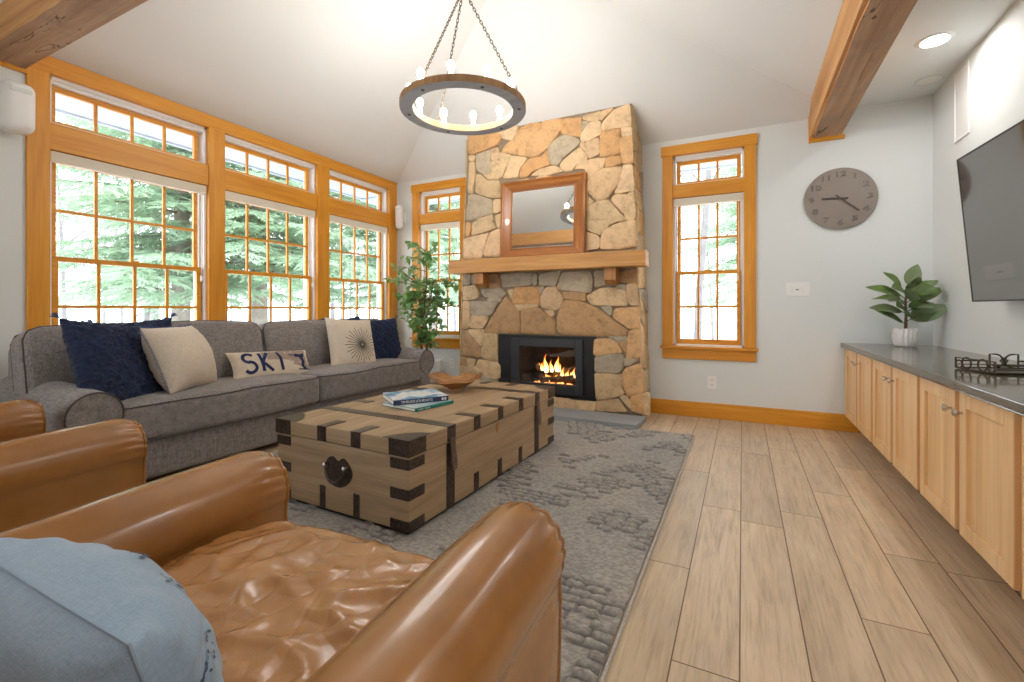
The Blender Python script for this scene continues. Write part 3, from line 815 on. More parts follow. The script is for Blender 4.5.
('g',[(-1.164,0.777),(-0.985,0.782),(-0.981,0.737),(-1.076,0.739)]),
('b',[(-2.823,0.801),(-2.772,0.806),(-2.592,0.622),(-2.605,0.516),(-2.836,0.528)]),
('t',[(-2.752,0.814),(-2.572,0.824),(-2.566,0.784),(-2.592,0.644),(-2.759,0.794)]),
('t',[(-2.546,0.779),(-2.392,0.775),(-2.388,0.481),(-2.488,0.482),(-2.583,0.523),(-2.569,0.648)]),
('b',[(-2.850,0.510),(-2.769,0.500),(-2.765,0.330),(-2.858,0.310)]),
('t',[(-2.759,0.495),(-2.662,0.477),(-2.705,0.348),(-2.752,0.336)]),
('t',[(-2.625,0.479),(-2.423,0.466),(-2.351,0.444),(-2.347,0.306),(-2.605,0.281),(-2.685,0.332)]),
('o',[(-1.293,0.747),(-1.096,0.756),(-1.030,0.635),(-1.145,0.625),(-1.281,0.594),(-1.303,0.612)]),
('b',[(-1.072,0.729),(-0.983,0.736),(-0.989,0.637),(-1.018,0.660)]),
('g',[(-1.287,0.576),(-1.145,0.610),(-1.024,0.610),(-1.024,0.481),(-1.060,0.445),(-1.291,0.441)]),
('t',[(-1.293,0.417),(-1.084,0.421),(-1.018,0.243),(-1.145,0.187),(-1.274,0.167)]),
('t',[(-1.076,0.412),(-1.042,0.418),(-1.022,0.326),(-1.036,0.319)]),
('g',[(-1.001,0.575),(-0.872,0.575),(-0.954,0.520),(-1.001,0.510)]),
('o',[(-0.989,0.481),(-0.861,0.529),(-0.838,0.258),(-0.977,0.225),(-1.022,0.326),(-1.030,0.419)]),
('t',[(-1.287,0.146),(-1.072,0.177),(-0.989,0.077),(-1.287,0.060)]),
('t',[(-1.048,0.203),(-1.001,0.221),(-0.954,0.166),(-0.954,0.101)]),
('o',[(-0.940,0.214),(-0.838,0.246),(-0.832,0.072),(-0.940,0.094)]),
('t',[(-0.829,0.249),(-0.779,0.261),(-0.781,0.065),(-0.826,0.066)]),
('l',[(-1.701,0.125),(-1.303,0.126),(-1.303,0.051),(-1.701,0.058)]),
('l',[(-1.950,0.020),(-1.560,0.020),(-1.560,0.140),(-1.950,0.140)]),
('t',[(-2.360,0.020),(-1.970,0.020),(-1.970,0.140),(-2.360,0.140)]),
('t',[(-2.880,0.020),(-2.660,0.020),(-2.640,0.200),(-2.880,0.220)]),
('b',[(-2.630,0.020),(-2.400,0.020),(-2.400,0.190),(-2.610,0.200)]),
('t',[(-2.870,0.240),(-2.630,0.220),(-2.600,0.360),(-2.660,0.400),(-2.860,0.400)]),
('g',[(-2.600,0.220),(-2.400,0.210),(-2.400,0.360),(-2.580,0.360)]),
('t',[(-2.290,1.620),(-1.950,1.620),(-1.980,1.950),(-2.290,1.900)]),
('l',[(-1.930,1.620),(-1.620,1.620),(-1.580,1.920),(-1.960,1.960)]),
('t',[(-1.600,1.620),(-1.370,1.620),(-1.370,1.800),(-1.560,1.900)]),
('o',[(-2.290,1.920),(-1.980,1.970),(-2.000,2.280),(-2.280,2.300)]),
('l',[(-1.960,1.980),(-1.570,1.940),(-1.520,2.240),(-1.970,2.300)]),
('t',[(-1.550,1.930),(-1.370,1.830),(-1.370,2.250),(-1.500,2.240)]),
('t',[(-2.280,2.320),(-2.000,2.300),(-2.020,2.420),(-2.260,2.400)]),
('l',[(-1.980,2.320),(-1.500,2.260),(-1.400,2.280),(-1.430,2.380),(-1.900,2.420)])]
# ================================================================ STONE CHIMNEY
YF = 4.425; ZTOP = 3.025
def cxl(z): return -2.895 + 0.040 * z
def cxr(z): return -0.846 - 0.034 * z
FB = (-2.37, -1.285, 0.148, 0.775)        # opening for the fireplace insert
def clip(poly, n, c):
    """keep n.p <= c"""
    out = []
    for i in range(len(poly)):
        a, b = poly[i], poly[(i + 1) % len(poly)]
        da = n[0] * a[0] + n[1] * a[1] - c; db = n[0] * b[0] + n[1] * b[1] - c
        if da <= 0: out.append(a)
        if da * db < 0:
            t = da / (da - db); out.append((a[0] + t * (b[0] - a[0]), a[1] + t * (b[1] - a[1])))
    return out
def inset(poly, d):
    out = poly
    k = len(poly)
    ar = sum(poly[i][0] * poly[(i + 1) % k][1] - poly[(i + 1) % k][0] * poly[i][1] for i in range(k))
    sg = 1 if ar > 0 else -1
    for i in range(k):
        a, b = poly[i], poly[(i + 1) % k]
        ex, ey = b[0] - a[0], b[1] - a[1]; l = math.hypot(ex, ey)
        if l < 1e-6: continue
        n = (ey / l * sg, -ex / l * sg)
        out = clip(out, n, n[0] * a[0] + n[1] * a[1] - d)
        if len(out) < 3: return []
    return out
def rough_ring(poly, r, amp):
    """resample the outline, round its corners and wobble it"""
    pts = []
    k = len(poly)
    for i in range(k):
        a, b = poly[i], poly[(i + 1) % k]; l = math.hypot(b[0] - a[0], b[1] - a[1])
        n = max(1, int(l / 0.022))
        for j in range(n): pts.append((a[0] + (b[0] - a[0]) * j / n, a[1] + (b[1] - a[1]) * j / n))
    k = len(pts)
    for _ in range(1 if r is not None else 0):
        pts = [((pts[i - 1][0] + 2 * pts[i][0] + pts[(i + 1) % k][0]) / 4, (pts[i - 1][1] + 2 * pts[i][1] + pts[(i + 1) % k][1]) / 4) for i in range(k)]
    o = r.uniform(0, 50)
    return [(x + amp * noise.noise((x * 22 + o, y * 22, 0)) + amp * 0.5 * noise.noise((x * 60, y * 60, o)), y + amp * noise.noise((x * 22, y * 22, o + 9))) for x, y in pts]
TAN = [(216, 180, 126), (210, 170, 116), (206, 180, 138), (220, 190, 142), (224, 196, 152), (200, 172, 132)]
GREY = [(190, 174, 150), (180, 168, 148), (204, 186, 160), (196, 172, 134)]
GOLD = [(206, 160, 98), (212, 168, 106), (196, 152, 98)]
def stones(mb, cols, cells, fn, r, gap=0.0045, proud=0.026):
    """fn(a,b,d)->xyz with d the distance out of the mortar plane"""
    for poly, colr in cells:
        if gap == 0.0:
            xs_ = [q[0] for q in poly]; ys_ = [q[1] for q in poly]; mx_, my_ = (min(xs_) + max(xs_)) / 2, (min(ys_) + max(ys_)) / 2
            kx, ky = 1 + 0.013 / (max(xs_) - mx_), 1 + 0.013 / (max(ys_) - my_)
            p = [(mx_ + (a - mx_) * kx, my_ + (b - my_) * ky) for a, b in poly]
        else: p = inset(poly, gap)
        if len(p) < 3: continue
        ring = rough_ring(p, r, 0.004)
        cx = sum(q[0] for q in ring) / len(ring); cy = sum(q[1] for q in ring) / len(ring)
        h = proud * r.uniform(0.75, 1.15); tx, ty = r.uniform(-0.05, 0.05), r.uniform(-0.05, 0.05)
        def z(x, y, e): return max(0.004, h * e + tx * (x - cx) + ty * (y - cy) + 0.006 * noise.noise((x * 14, y * 14, h * 400)))
        vs = []; fs = []; k = len(ring)
        lev = [(1.0, None), (0.985, 0.72), (0.95, 0.95), (0.70, 1.0), (0.38, 1.02)]
        for s_, e in lev:
            for x, y in ring:
                X, Y = cx + (x - cx) * s_, cy + (y - cy) * s_
                vs.append(fn(X, Y, 0.0 if e is None else z(X, Y, e)))
        for l in range(len(lev) - 1):
            for i in range(k): fs.append((l * k + i, l * k + (i + 1) % k, (l + 1) * k + (i + 1) % k, (l + 1) * k + i))
        vs.append(fn(cx, cy, z(cx, cy, 1.03)))
        fs += [((len(lev) - 1) * k + i, (len(lev) - 1) * k + (i + 1) % k, len(vs) - 1) for i in range(k)]
        mb.add(vs, fs, True)
        cols += [colr] * len(vs)
def area(p):
    return abs(sum(p[i][0] * p[(i + 1) % len(p)][1] - p[(i + 1) % len(p)][0] * p[i][1] for i in range(len(p)))) / 2 if len(p) > 2 else 0.0
def power_cells(seeds, outer, holes=()):
    out = []
    for i, (x, y, w) in enumerate(seeds):
        p = list(outer)
        for j, (a, b, v) in enumerate(seeds):
            if i == j: continue
            nx, ny = a - x, b - y; d2 = nx * nx + ny * ny
            if d2 > 1.2: continue
            # power diagram bisector
            c = (a * a + b * b - v * v - x * x - y * y + w * w) / 2
            p = clip(p, (nx, ny), c)
            if len(p) < 3: break
        if len(p) < 3: continue
        for (h0, h1, k0, k1) in holes:
            if h0 < x < h1 and k0 < y < k1: p = []; break
            cand = []
            if x <= h0: cand.append(clip(p, (1, 0), h0))
            if x >= h1: cand.append(clip(p, (-1, 0), -h1))
            if y >= k1: cand.append(clip(p, (0, -1), -k1))
            if y <= k0: cand.append(clip(p, (0, 1), k0))
            p = max(cand, key=area)
        if len(p) >= 3: out.append((p, (x, y)))
    return out
rs = random.Random(21)
outer = [(cxl(0.0), 0.0), (cxr(0.0), 0.0), (cxr(ZTOP), ZTOP), (cxl(ZTOP), ZTOP)]
PAL = {'t': [(212, 184, 144), (218, 188, 146), (206, 177, 136), (214, 181, 142)], 'l': [(226, 194, 152), (230, 198, 158), (222, 188, 146)], 'g': [(184, 170, 146), (192, 176, 150), (176, 162, 140)],
       'o': [(214, 168, 116), (210, 162, 110), (220, 176, 126)], 'b': [(188, 150, 108), (196, 157, 112), (182, 147, 108)]}
cells = []
for k_, p in STONES:
    q = clip(list(p), (0, 1), 3.02)
    if len(q) >= 3: cells.append((q, lin(rs.choice(PAL[k_]))))
ch = thing('stone_chimney', 'tapering fieldstone chimney breast rising from floor to vaulted ceiling', 'fireplace', (-1.87, YF, 0))
O = ch.location
# core with the firebox opening left out
m = MB()
def core(x0f, x1f, z0, z1):
    vs = [(x0f(z0), YF, z0), (x1f(z0), YF, z0), (x1f(z0), YB, z0), (x0f(z0), YB, z0), (x0f(z1), YF, z1), (x1f(z1), YF, z1), (x1f(z1), YB, z1), (x0f(z1), YB, z1)]
    m.add(vs, [(0, 3, 2, 1), (4, 5, 6, 7), (0, 1, 5, 4), (1, 2, 6, 5), (2, 3, 7, 6), (3, 0, 4, 7)])
YB_ = YB; YB = YB - 0.004
core(cxl, cxr, FB[3], ZTOP); core(cxl, cxr, 0, FB[2])
core(cxl, lambda z: FB[0], FB[2], FB[3]); core(lambda z: FB[1], cxr, FB[2], FB[3])
YB = YB_
# trim the top under the sloping ceiling
for i, v in enumerate(m.v):
    if v[2] > 2.9 and v[1] > YF + 0.01: m.v[i] = (v[0], v[1], 2.74)
m.build('mortar_core', 'mortar', ch, off=O)
m = MB(); cols = []
stones(m, cols, cells, lambda a, b, d: (a, YF - d, b), rs, gap=0.0)
# side faces
sd = []
r2 = random.Random(5); z = 0.12
while z < 2.95:
    h = r2.uniform(0.16, 0.30); n = r2.choice([1, 2, 2])
    for q in range(n): sd.append((YF + 0.395 * (q + 0.5) / n + r2.uniform(-0.05, 0.05), z + r2.uniform(-0.04, 0.04), 0.05))
    z += h
side_outer = [(YF, 0), (YB - 0.012, 0), (YB - 0.012, 2.70), (YF, ZTOP - 0.03)]
sc_ = [(p, lin(rs.choice(TAN + GREY))) for p, _ in power_cells(sd, side_outer)]
stones(m, cols, sc_, lambda a, b, d: (cxr(b) + d * 0.8, a, b), rs)
stones(m, cols, sc_, lambda a, b, d: (cxl(b) - d * 0.8, a, b), rs)
so = m.build('stone_facing', 'stone', ch, angle=50, off=O)
ca = so.data.color_attributes.new('stone_col', 'FLOAT_COLOR', 'POINT')
ca.data.foreach_set('color', [q for c in cols for q in (c[0], c[1], c[2], 1.0)])

# hearth slab -------------------------------------------------------
h = MB(); h.prism([(-2.9, YF - 0.03), (-2.9, 4.10), (-0.815, 4.02), (-0.80, YF - 0.03)], 0.0, 0.05, lambda a, b, d: (a, b, d))
tag(h.build('hearth_slab', 'slate', None, bevel=0.004), 'flat grey slate hearth slab in front of the stone fireplace', 'hearth')

# fireplace insert --------------------------------------------------
ins = thing('fireplace_insert', 'black gas fireplace insert with burning logs set into the stonework', 'fireplace', (-1.83, YF, FB[2])); O = ins.location
y0 = YF - 0.018
s = MB(); s.box(FB[0], -2.19, y0, YF + 0.02, FB[2], FB[3]).box(-1.415, FB[1], y0, YF + 0.02, FB[2], FB[3]).box(-2.19, -1.415, y0, YF + 0.02, 0.74, FB[3]).box(-2.19, -1.415, y0, YF + 0.02, FB[2], 0.186)
s.build('surround_panel', 'black', ins, bevel=0.003, off=O)
s = MB(); a0, a1, b0, b1_ = -2.206, -1.412, 0.186, 0.742; g0, g1, k0, k1 = -2.105, -1.488, 0.285, 0.662
s.box(a0, g0, y0 - 0.03, y0 + 0.03, b0, b1_).box(g1, a1, y0 - 0.03, y0 + 0.03, b0, b1_).box(g0, g1, y0 - 0.03, y0 + 0.03, k1, b1_).box(g0, g1, y0 - 0.03, y0 + 0.03, b0, k0)
s.build('door_frame', 'charcoal', ins, bevel=0.004, off=O)
s = MB().box(g0 - 0.02, g1 + 0.02, YF + 0.36, YF + 0.38, b0, b1_).box(g0 - 0.03, g0 - 0.01, YF, YF + 0.38, b0, b1_).box(g1 + 0.01, g1 + 0.03, YF, YF + 0.38, b0, b1_).box(g0, g1, YF, YF + 0.38, b0, 0.27).box(g0, g1, YF, YF + 0.38, k1 + 0.01, k1 + 0.03)
M['soot'] = plain('sooty_firebrick', (52, 42, 36), 0.95, var=0.3, scale=14, bump=0.4)
s.build('firebox', 'soot', ins, off=O)
M['fire_glass'] = glass_mat('fire_glass', 0.06)
MB().box(g0, g1, y0 + 0.004, y0 + 0.008, k0, k1).build('glass_pane', 'fire_glass', ins, off=O)
M['log'] = plain('charred_log', (92, 66, 48), 0.95, var=0.6, scale=26, bump=1.0, bscale=50)
def log(p0, p1, r_, sd_):
    p0, p1 = Vector(p0), Vector(p1); rr = random.Random(sd_); L_ = MB(); n = 12
    pts = [p0.lerp(p1, i / n) + Vector((0, 0.004 * rr.uniform(-1, 1), 0.006 * rr.uniform(-1, 1))) for i in range(n + 1)]
    L_.tube(pts, [r_ * rr.uniform(0.86, 1.1) for _ in pts], 10)
    L_.build('log', 'log', ins, off=O)
yc = YF + 0.12
log((-1.98, yc + 0.08, 0.315), (-1.52, yc + 0.06, 0.325), 0.042, 1); log((-1.90, yc - 0.05, 0.30), (-1.53, yc - 0.07, 0.345), 0.036, 2)
log((-1.97, yc - 0.02, 0.43), (-1.66, yc + 0.05, 0.375), 0.030, 3); log((-1.78, yc + 0.02, 0.36), (-1.53, yc - 0.02, 0.44), 0.030, 4); log((-2.0, yc + 0.02, 0.46), (-1.80, yc + 0.06, 0.39), 0.022, 5)
def flame_mat():
    s = N('flame'); s.t.nodes.remove(s.b)
    tc = s.n('ShaderNodeTexCoord'); sp = s.n('ShaderNodeSeparateXYZ'); s.l(tc.outputs['Generated'], sp.inputs[0])
    c = s.ramp(sp.outputs[2], [(0.0, (1.0, 0.75, 0.32)), (0.35, (1.0, 0.55, 0.13)), (0.75, (1.0, 0.25, 0.03)), (1.0, (0.8, 0.1, 0.01))])
    e = s.n('ShaderNodeEmission'); s.l(c, e.inputs[0]); e.inputs[1].default_value = 2.6
    t = s.n('ShaderNodeBsdfTransparent'); mx = s.n('ShaderNodeMixShader')
    s.l(s.ramp(sp.outputs[2], [(0.3, (0.95,) * 3), (1.0, (0.25,) * 3)]), mx.inputs[0])
    s.l(t.outputs[0], mx.inputs[1]); s.l(e.outputs[0], mx.inputs[2]); s.l(mx.outputs[0], s.out.inputs[0])
    return s.m
M['flame'] = flame_mat()
M['ember'] = emit('glowing_ember', (1.0, 0.30, 0.08), 2.2)
def flame(x, y, z, w, h, sd_):
    rr = random.Random(sd_); F = MB(); n = 9; pts = []; rad = []
    px = rr.uniform(0, 6)
    for i in range(n + 1):
        t = i / n; pts.append((x + 0.18 * w * math.sin(px + t * 5) * t * 2, y + 0.1 * w * math.sin(px * 2 + t * 4) * t, z + h * t))
        rad.append(max(0.0008, w * (0.55 + 0.5 * math.sin(PI * min(1, t * 1.4)) ) * (1 - t) ** 0.9 * 0.55))
    F.tube(pts, rad, 8); F.build('flame', 'flame', ins, off=O)
for i, (x, dz, w, h_) in enumerate([(-1.845, 0.385, .062, .195), (-1.795, 0.39, .05, .13), (-1.745, 0.395, .058, .17), (-1.70, 0.40, .05, .10), (-1.90, 0.40, .045, .09), (-1.94, 0.42, .03, .06),
        (-1.66, 0.33, .05, .13), (-1.62, 0.33, .05, .10), (-1.58, 0.33, .045, .10), (-1.54, 0.34, .04, .12), (-1.515, 0.30, .03, .13), (-1.86, 0.30, .05, .07), (-1.80, 0.29, .06, .07), (-1.74, 0.29, .055, .08)]):
    flame(x, yc - 0.06 + 0.03 * (i % 3), dz, w, h_, i + 3)
e = MB(); re_ = random.Random(8)
for i in range(26):
    vs, fs = rbox(re_.uniform(.015, .035), .02, .014, .005, (1, 1, 1), None, (re_.uniform(-1.97, -1.53), yc + re_.uniform(-0.11, 0.0), 0.277)); e.add(vs, fs)
e.build('ember_bed', 'ember', ins, off=O)['kind'] = 'stuff'

# mantel ------------------------------------------------------------
mt = thing('mantel_shelf', 'thick orange timber mantel shelf on two wooden corbels across the chimney', 'mantel', (-1.84, YF, 1.44)); O = mt.location
M['mantel_x'] = wood('mantel_fir', (180, 124, 60), (202, 146, 80), (218, 166, 102), 'x', 0.5)
MB().box(-2.905, -0.778, 4.225, YF - 0.036, 1.44, 1.587).build('shelf_beam', 'mantel_x', mt, bevel=0.006, off=O)
M['mantel_x'] = wood('mantel_fir', (180, 124, 60), (202, 146, 80), (218, 166, 102), 'x', 0.5)
M['corbel'] = wood('corbel_fir', (150, 96, 44), (176, 120, 60), (196, 142, 80), 'z')
for x in (-2.54, -1.11):
    k = MB(); k.prism([(4.27, 1.44), (YF - 0.02, 1.44), (YF - 0.02, 1.285), (4.31, 1.285), (4.27, 1.325)], x - 0.055, x + 0.055, lambda a, b, d: (d, a, b))
    k.build('corbel', 'corbel', mt, bevel=0.003, off=O)

# leaning mirror ----------------------------------------------------
W_, H_ = 0.935, 0.815
mr = thing('mirror', 'rectangular mirror in a deep polished wood frame leaning on the mantel shelf', 'mirror', (-1.843, 4.315, 1.589))
mr.rotation_euler = (R(-3.3), 0, 0)
FW = 0.125
def frame_piece(pts2):   # mitred side with a sloping inner bevel; local x right, y back, z up
    f = MB(); (a0, c0), (a1, c1), (i1x, i1z), (i0x, i0z) = pts2
    def mid(p, q, t): return (p[0] + (q[0] - p[0]) * t, p[1] + (q[1] - p[1]) * t)
    prof = [(0.0, 0.045), (0.0, 0.0), (0.16, -0.004), (0.24, 0.0), (0.30, 0.006), (0.86, 0.03), (0.90, 0.024), (1.0, 0.026), (1.0, 0.045)]
    vs = []
    for (A, I) in (((a0, c0), (i0x, i0z)), ((a1, c1), (i1x, i1z))):
        for t, y in prof:
            q = mid(A, I, t); vs.append((q[0], y, q[1]))
    n = len(prof); fs = [(i, (i + 1) % n, n + (i + 1) % n, n + i) for i in range(n)] + [tuple(range(n))[::-1], tuple(range(n, 2 * n))]
    return f.add(vs, fs)
x0, x1, z0, z1 = -W_ / 2, W_ / 2, 0, H_
ix0, ix1, iz0, iz1 = x0 + FW, x1 - FW, z0 + FW * 0.8, z1 - FW * 0.9
for nm_, q, ax in (('frame_rail', [(x0, z1), (x1, z1), (ix1, iz1), (ix0, iz1)], 'x'), ('frame_rail', [(x1, z0), (x0, z0), (ix0, iz0), (ix1, iz0)], 'x'),
                   ('frame_stile', [(x0, z0), (x0, z1), (ix0, iz1), (ix0, iz0)], 'z'), ('frame_stile', [(x1, z1), (x1, z0), (ix1, iz0), (ix1, iz1)], 'z')):
    frame_piece(q).build(nm_, 'mirrorwood_' + ax, mr, bevel=0.002)
MB().box(ix0 - 0.01, ix1 + 0.01, 0.03, 0.036, iz0 - 0.01, iz1 + 0.01).build('mirror_glass', 'mirror', mr)
MB().box(x0 + 0.01, x1 - 0.01, 0.040, 0.046, z0 + 0.01, z1 - 0.01).build('back_board', 'mirrorwood_x', mr)

# ================================================================ CHANDELIER
M['bulb'] = emit('warm_bulb', (1.0, 0.98, 0.94), 60.0)
cx_, cy_, cz_ = -1.78, 2.78, 2.455
RO, RI, RH = 0.445, 0.352, 0.048
ch = thing('chandelier', 'round weathered wood ring chandelier on three chains under the vault', 'chandelier', (cx_, cy_, cz_))
MR_under = wood('weathered_ring_floorlit', (166, 172, 182), (188, 193, 201), (204, 207, 212), 'x', 0.8, 1.0)  # grey weathered underside, its colour paled to stand in for floor bounce
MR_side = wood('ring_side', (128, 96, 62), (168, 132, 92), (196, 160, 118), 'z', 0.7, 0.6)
m = MB(); n = 96
pr = [(RI, 0), (RO, 0), (RO, RH), (RI, RH)]
vs = [(r_ * math.cos(2 * PI * i / n), r_ * math.sin(2 * PI * i / n), z_) for r_, z_ in pr for i in range(n)]
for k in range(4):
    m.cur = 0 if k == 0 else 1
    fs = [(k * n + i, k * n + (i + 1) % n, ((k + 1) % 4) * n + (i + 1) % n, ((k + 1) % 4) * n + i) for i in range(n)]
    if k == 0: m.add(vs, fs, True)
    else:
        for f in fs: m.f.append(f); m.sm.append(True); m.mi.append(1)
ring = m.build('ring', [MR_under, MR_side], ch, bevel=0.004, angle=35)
for a in (20, 75, 140, 200, 262, 320):
    bl = MB(); bl.lathe([(0.0, -0.004), (0.012, -0.003), (0.013, 0.0)], 10, c=((RO + RI) / 2 * math.cos(R(a)), (RO + RI) / 2 * math.sin(R(a)), 0.0)); bl.build('bolt', 'iron', ring)
for i in range(10):
    a = R(-69.4 + 36 * i); rm = RI + 0.022; c = (rm * math.cos(a), rm * math.sin(a), RH)
    so = MB().lathe([(0.017, 0), (0.019, 0.012), (0.016, 0.04), (0.0, 0.042)], 12, c=c).build('socket', 'white', ch)
    b = MB(); b.lathe([(0.010, 0.038), (0.013, 0.050), (0.021, 0.070), (0.024, 0.086), (0.021, 0.102), (0.012, 0.115), (0.0, 0.118)], 14, c=c)
    b.build('bulb', 'bulb', so)
HZ = 0.855
for aa in (-95, 150, 20):
    a = R(aa); p0 = Vector((0.43 * math.cos(a), 0.43 * math.sin(a), RH)); p1 = Vector((0.012 * math.cos(a), 0.012 * math.sin(a), HZ))
    m = MB(); d = (p1 - p0); L_ = d.length; d.normalize(); n = int(L_ / 0.026)
    s1 = d.cross(Vector((0, 0, 1))).normalized(); s2 = d.cross(s1).normalized()
    for i in range(n):
        c = p0 + d * L_ * (i + 0.5) / n; sv = s1 if i % 2 else s2
        m.tube([c + d * 0.019 * math.cos(q * PI / 4) + sv * 0.0085 * math.sin(q * PI / 4) for q in range(8)], 0.0028, 4, closed=True)
    m.build('chain', 'bronze', ch)
    MB().lathe([(0.012, 0), (0.012, 0.006), (0.004, 0.010), (0.004, 0.02), (0.0, 0.021)], 8, c=(p0.x, p0.y, RH - 0.004)).build('eye_bolt', 'iron', ch)
up = zr(cx_) if cx_ > XC else ZT - KS * (XC - cx_)
m = MB().tube([(0, 0, HZ), (0, 0, up - cz_ - 0.03)], 0.007, 8); m.lathe([(0.0, HZ - 0.03), (0.016, HZ - 0.02), (0.018, HZ), (0.008, HZ + 0.02)], 10); m.build('hanging_rod', 'bronze', ch)
m = MB().lathe([(0.0, -0.045), (0.03, -0.04), (0.06, -0.02), (0.065, 0.0), (0.065, 0.06)], 20, c=(0, 0, up - cz_ - 0.012)); m.build('ceiling_canopy', 'bronze', ch)

# ================================================================ CEILING LIGHTS AND SPEAKERS
M['lens'] = emit('downlight_lens', (1.0, 0.99, 0.98), CAN_W / (PI * PI * 0.066 ** 2))
M['bulb'].node_tree.nodes['Emission'].inputs[1].default_value = BULB_W / (PI * 0.0128)
def can(y, label):
    t = thing('recessed_light', label, 'ceiling light', (1.10, y, 2.77))
    MB().lathe([(0.067, -0.001), (0.072, -0.010), (0.092, -0.006), (0.098, -0.0005)], 32).build('trim_ring', 'white', t)
    MB().lathe([(0.0, -0.004), (0.066, -0.004)], 24, cap=False).build('lens', 'lens', t)
    return t
can(3.84, 'round recessed ceiling light glowing in the flat ceiling strip beside the beam')
for y in (2.1, 0.3, -1.5, -3.3): can(y, 'added unseen recessed light in the flat strip farther from the clock wall')['group'] = 'added recessed lights along the flat strip'  # extra downlights out of view, added to brighten the room
t = thing('ceiling_speaker', 'round white flush ceiling speaker beyond the recessed light in the corner', 'speaker', (1.255, 4.50, 2.77))
MB().lathe([(0.073, -0.0005), (0.078, -0.006), (0.086, -0.005), (0.089, -0.0005)], 32).build('bezel', 'wall', t)
MB().lathe([(0.0, -0.003), (0.073, -0.003)], 32, cap=False).build('grille', 'vinyl', t)
t = thing('wall_speaker_panel', 'tall white flush in-wall speaker panel between television and clock wall', 'speaker', (XR, 4.27, 2.24))
m = MB(); w_, h_ = 0.235, 0.50
m.box(-0.008, 0, -w_ / 2, -w_ / 2 + 0.014, 0, h_).box(-0.008, 0, w_ / 2 - 0.014, w_ / 2, 0, h_).box(-0.008, 0, -w_ / 2 + 0.014, w_ / 2 - 0.014, 0, 0.014).box(-0.008, 0, -w_ / 2 + 0.014, w_ / 2 - 0.014, h_ - 0.014, h_)
m.build('frame', 'white', t, bevel=0.002)
MB().box(-0.004, 0, -w_ / 2 + 0.014, w_ / 2 - 0.014, 0.014, h_ - 0.014).build('grille', 'vinyl', t)
def wall_speaker(label, loc, rz, w=0.155, h=0.30, d=0.16):
    t = thing('wall_speaker', label, 'speaker', loc, rz)     # local +y points into the room
    def fn(q, u): return Vector((q.x * (1 - 0.06 * (u.y > 0) * u.y), q.y * (1 - 0.18 * max(0, -u.z - 0.2)), q.z))
    vs, fs = rbox(w, d, h, 0.045 if h < 0.301 and w > 0.12 else 0.03, (4, 4, 6), fn, (0, 0.05 + d / 2, 0)); MB().add(vs, fs, True).build('cabinet', 'white', t)
    MB().box(-w * 0.32, w * 0.32, 0.05 + d - 0.004, 0.05 + d + 0.003, h * 0.27, h * 0.36).build('slot', 'clock_dark' if h < 0.25 else 'wall', t, bevel=0.004)
    m = MB().box(-0.03, 0.03, 0, 0.012, -0.07, 0.07).tube([(0, 0.01, -0.02), (0, 0.06, -0.03)], 0.018, 10); m.build('bracket', 'white', t)
wall_speaker('white wall speaker under the cross beam beside the tall windows', (XL, 1.165, 2.285), R(-90))
wall_speaker('small white wall speaker in the room corner above the ficus', (-4.02, YB, 2.26), R(180), 0.10, 0.30, 0.08)
# ================================================================ RUG
RX0, RX1, RY0, RY1 = -3.02, -0.352, -0.35, 4.06
rug = thing('area_rug', 'large blue-grey textured area rug lying on the plank floor', 'rug', ((RX0 + RX1) / 2, (RY0 + RY1) / 2, 0)); O = rug.location
def tuftmask(x, y):
    """zigzag bands and diamonds of raised clumps on a flat ground"""
    u = (x * 0.95 + 0.06 * noise.noise((x * 5, y * 5, 1))); v = y * 0.72 + 0.06 * noise.noise((x * 5, y * 5, 7))
    zz = abs((u % 1.0) - 0.5) * 2
    band = ((v + zz * 0.55) % 1.0)
    m_ = 1.0 if band < 0.34 else 0.0
    if 0.60 < band < 0.74 and ((u * 2 + 0.2) % 1.0) < 0.5: m_ = 1.0
    return m_ if noise.noise((x * 3, y * 3, 4)) > -0.28 else 0.0
def hsh(a, b): return (math.sin(a * 127.1 + b * 311.7) * 43758.5453) % 1.0
m = MB(); nx = int((RX1 - RX0) / 0.0115); ny = int((RY1 - RY0) / 0.0085); tv = []
vs = []
for j in range(ny + 1):
    for i in range(nx + 1):
        x = RX0 + 0.012 + (RX1 - RX0 - 0.024) * i / nx; y = RY0 + 0.012 + (RY1 - RY0 - 0.024) * j / ny
        h = 0.008; b = 0.0; dk = 0.0
        yy = y + 0.012 * noise.noise((x * 9, y * 9, 3)); row = math.floor(yy / 0.044)
        xx = x / 0.082 + hsh(row, 1.0) * 7; cell = math.floor(xx)
        if tuftmask((cell + 0.5 - hsh(row, 1.0) * 7) * 0.082, (row + 0.5) * 0.044) > 0 and hsh(cell, row) > 0.12:
            fx = abs((xx - cell) * 2 - 1); fy = min(1.0, abs((yy / 0.044 - row) * 2 - 1) * 1.25)
            b = max(0.0, 1 - fx ** 6) * max(0.0, 1 - fy ** 4) * (0.8 + 0.4 * noise.noise((x * 60, y * 60, 0))); dk = max(0.0, 1 - 1.5 * b)  # dk paints the shade of the gaps around each clump
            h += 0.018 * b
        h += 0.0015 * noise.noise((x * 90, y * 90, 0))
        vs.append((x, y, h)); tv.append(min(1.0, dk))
W1 = nx + 1
m.add(vs, [(j * W1 + i, j * W1 + i + 1, (j + 1) * W1 + i + 1, (j + 1) * W1 + i) for j in range(ny) for i in range(nx)], True)
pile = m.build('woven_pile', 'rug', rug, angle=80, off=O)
at = pile.data.attributes.new('gap_shade', 'FLOAT', 'POINT'); at.data.foreach_set('value', tv)
M['rug_edge'] = plain('rug_binding', (182, 178, 170), 1.0, var=0.2, scale=120)
m = MB()
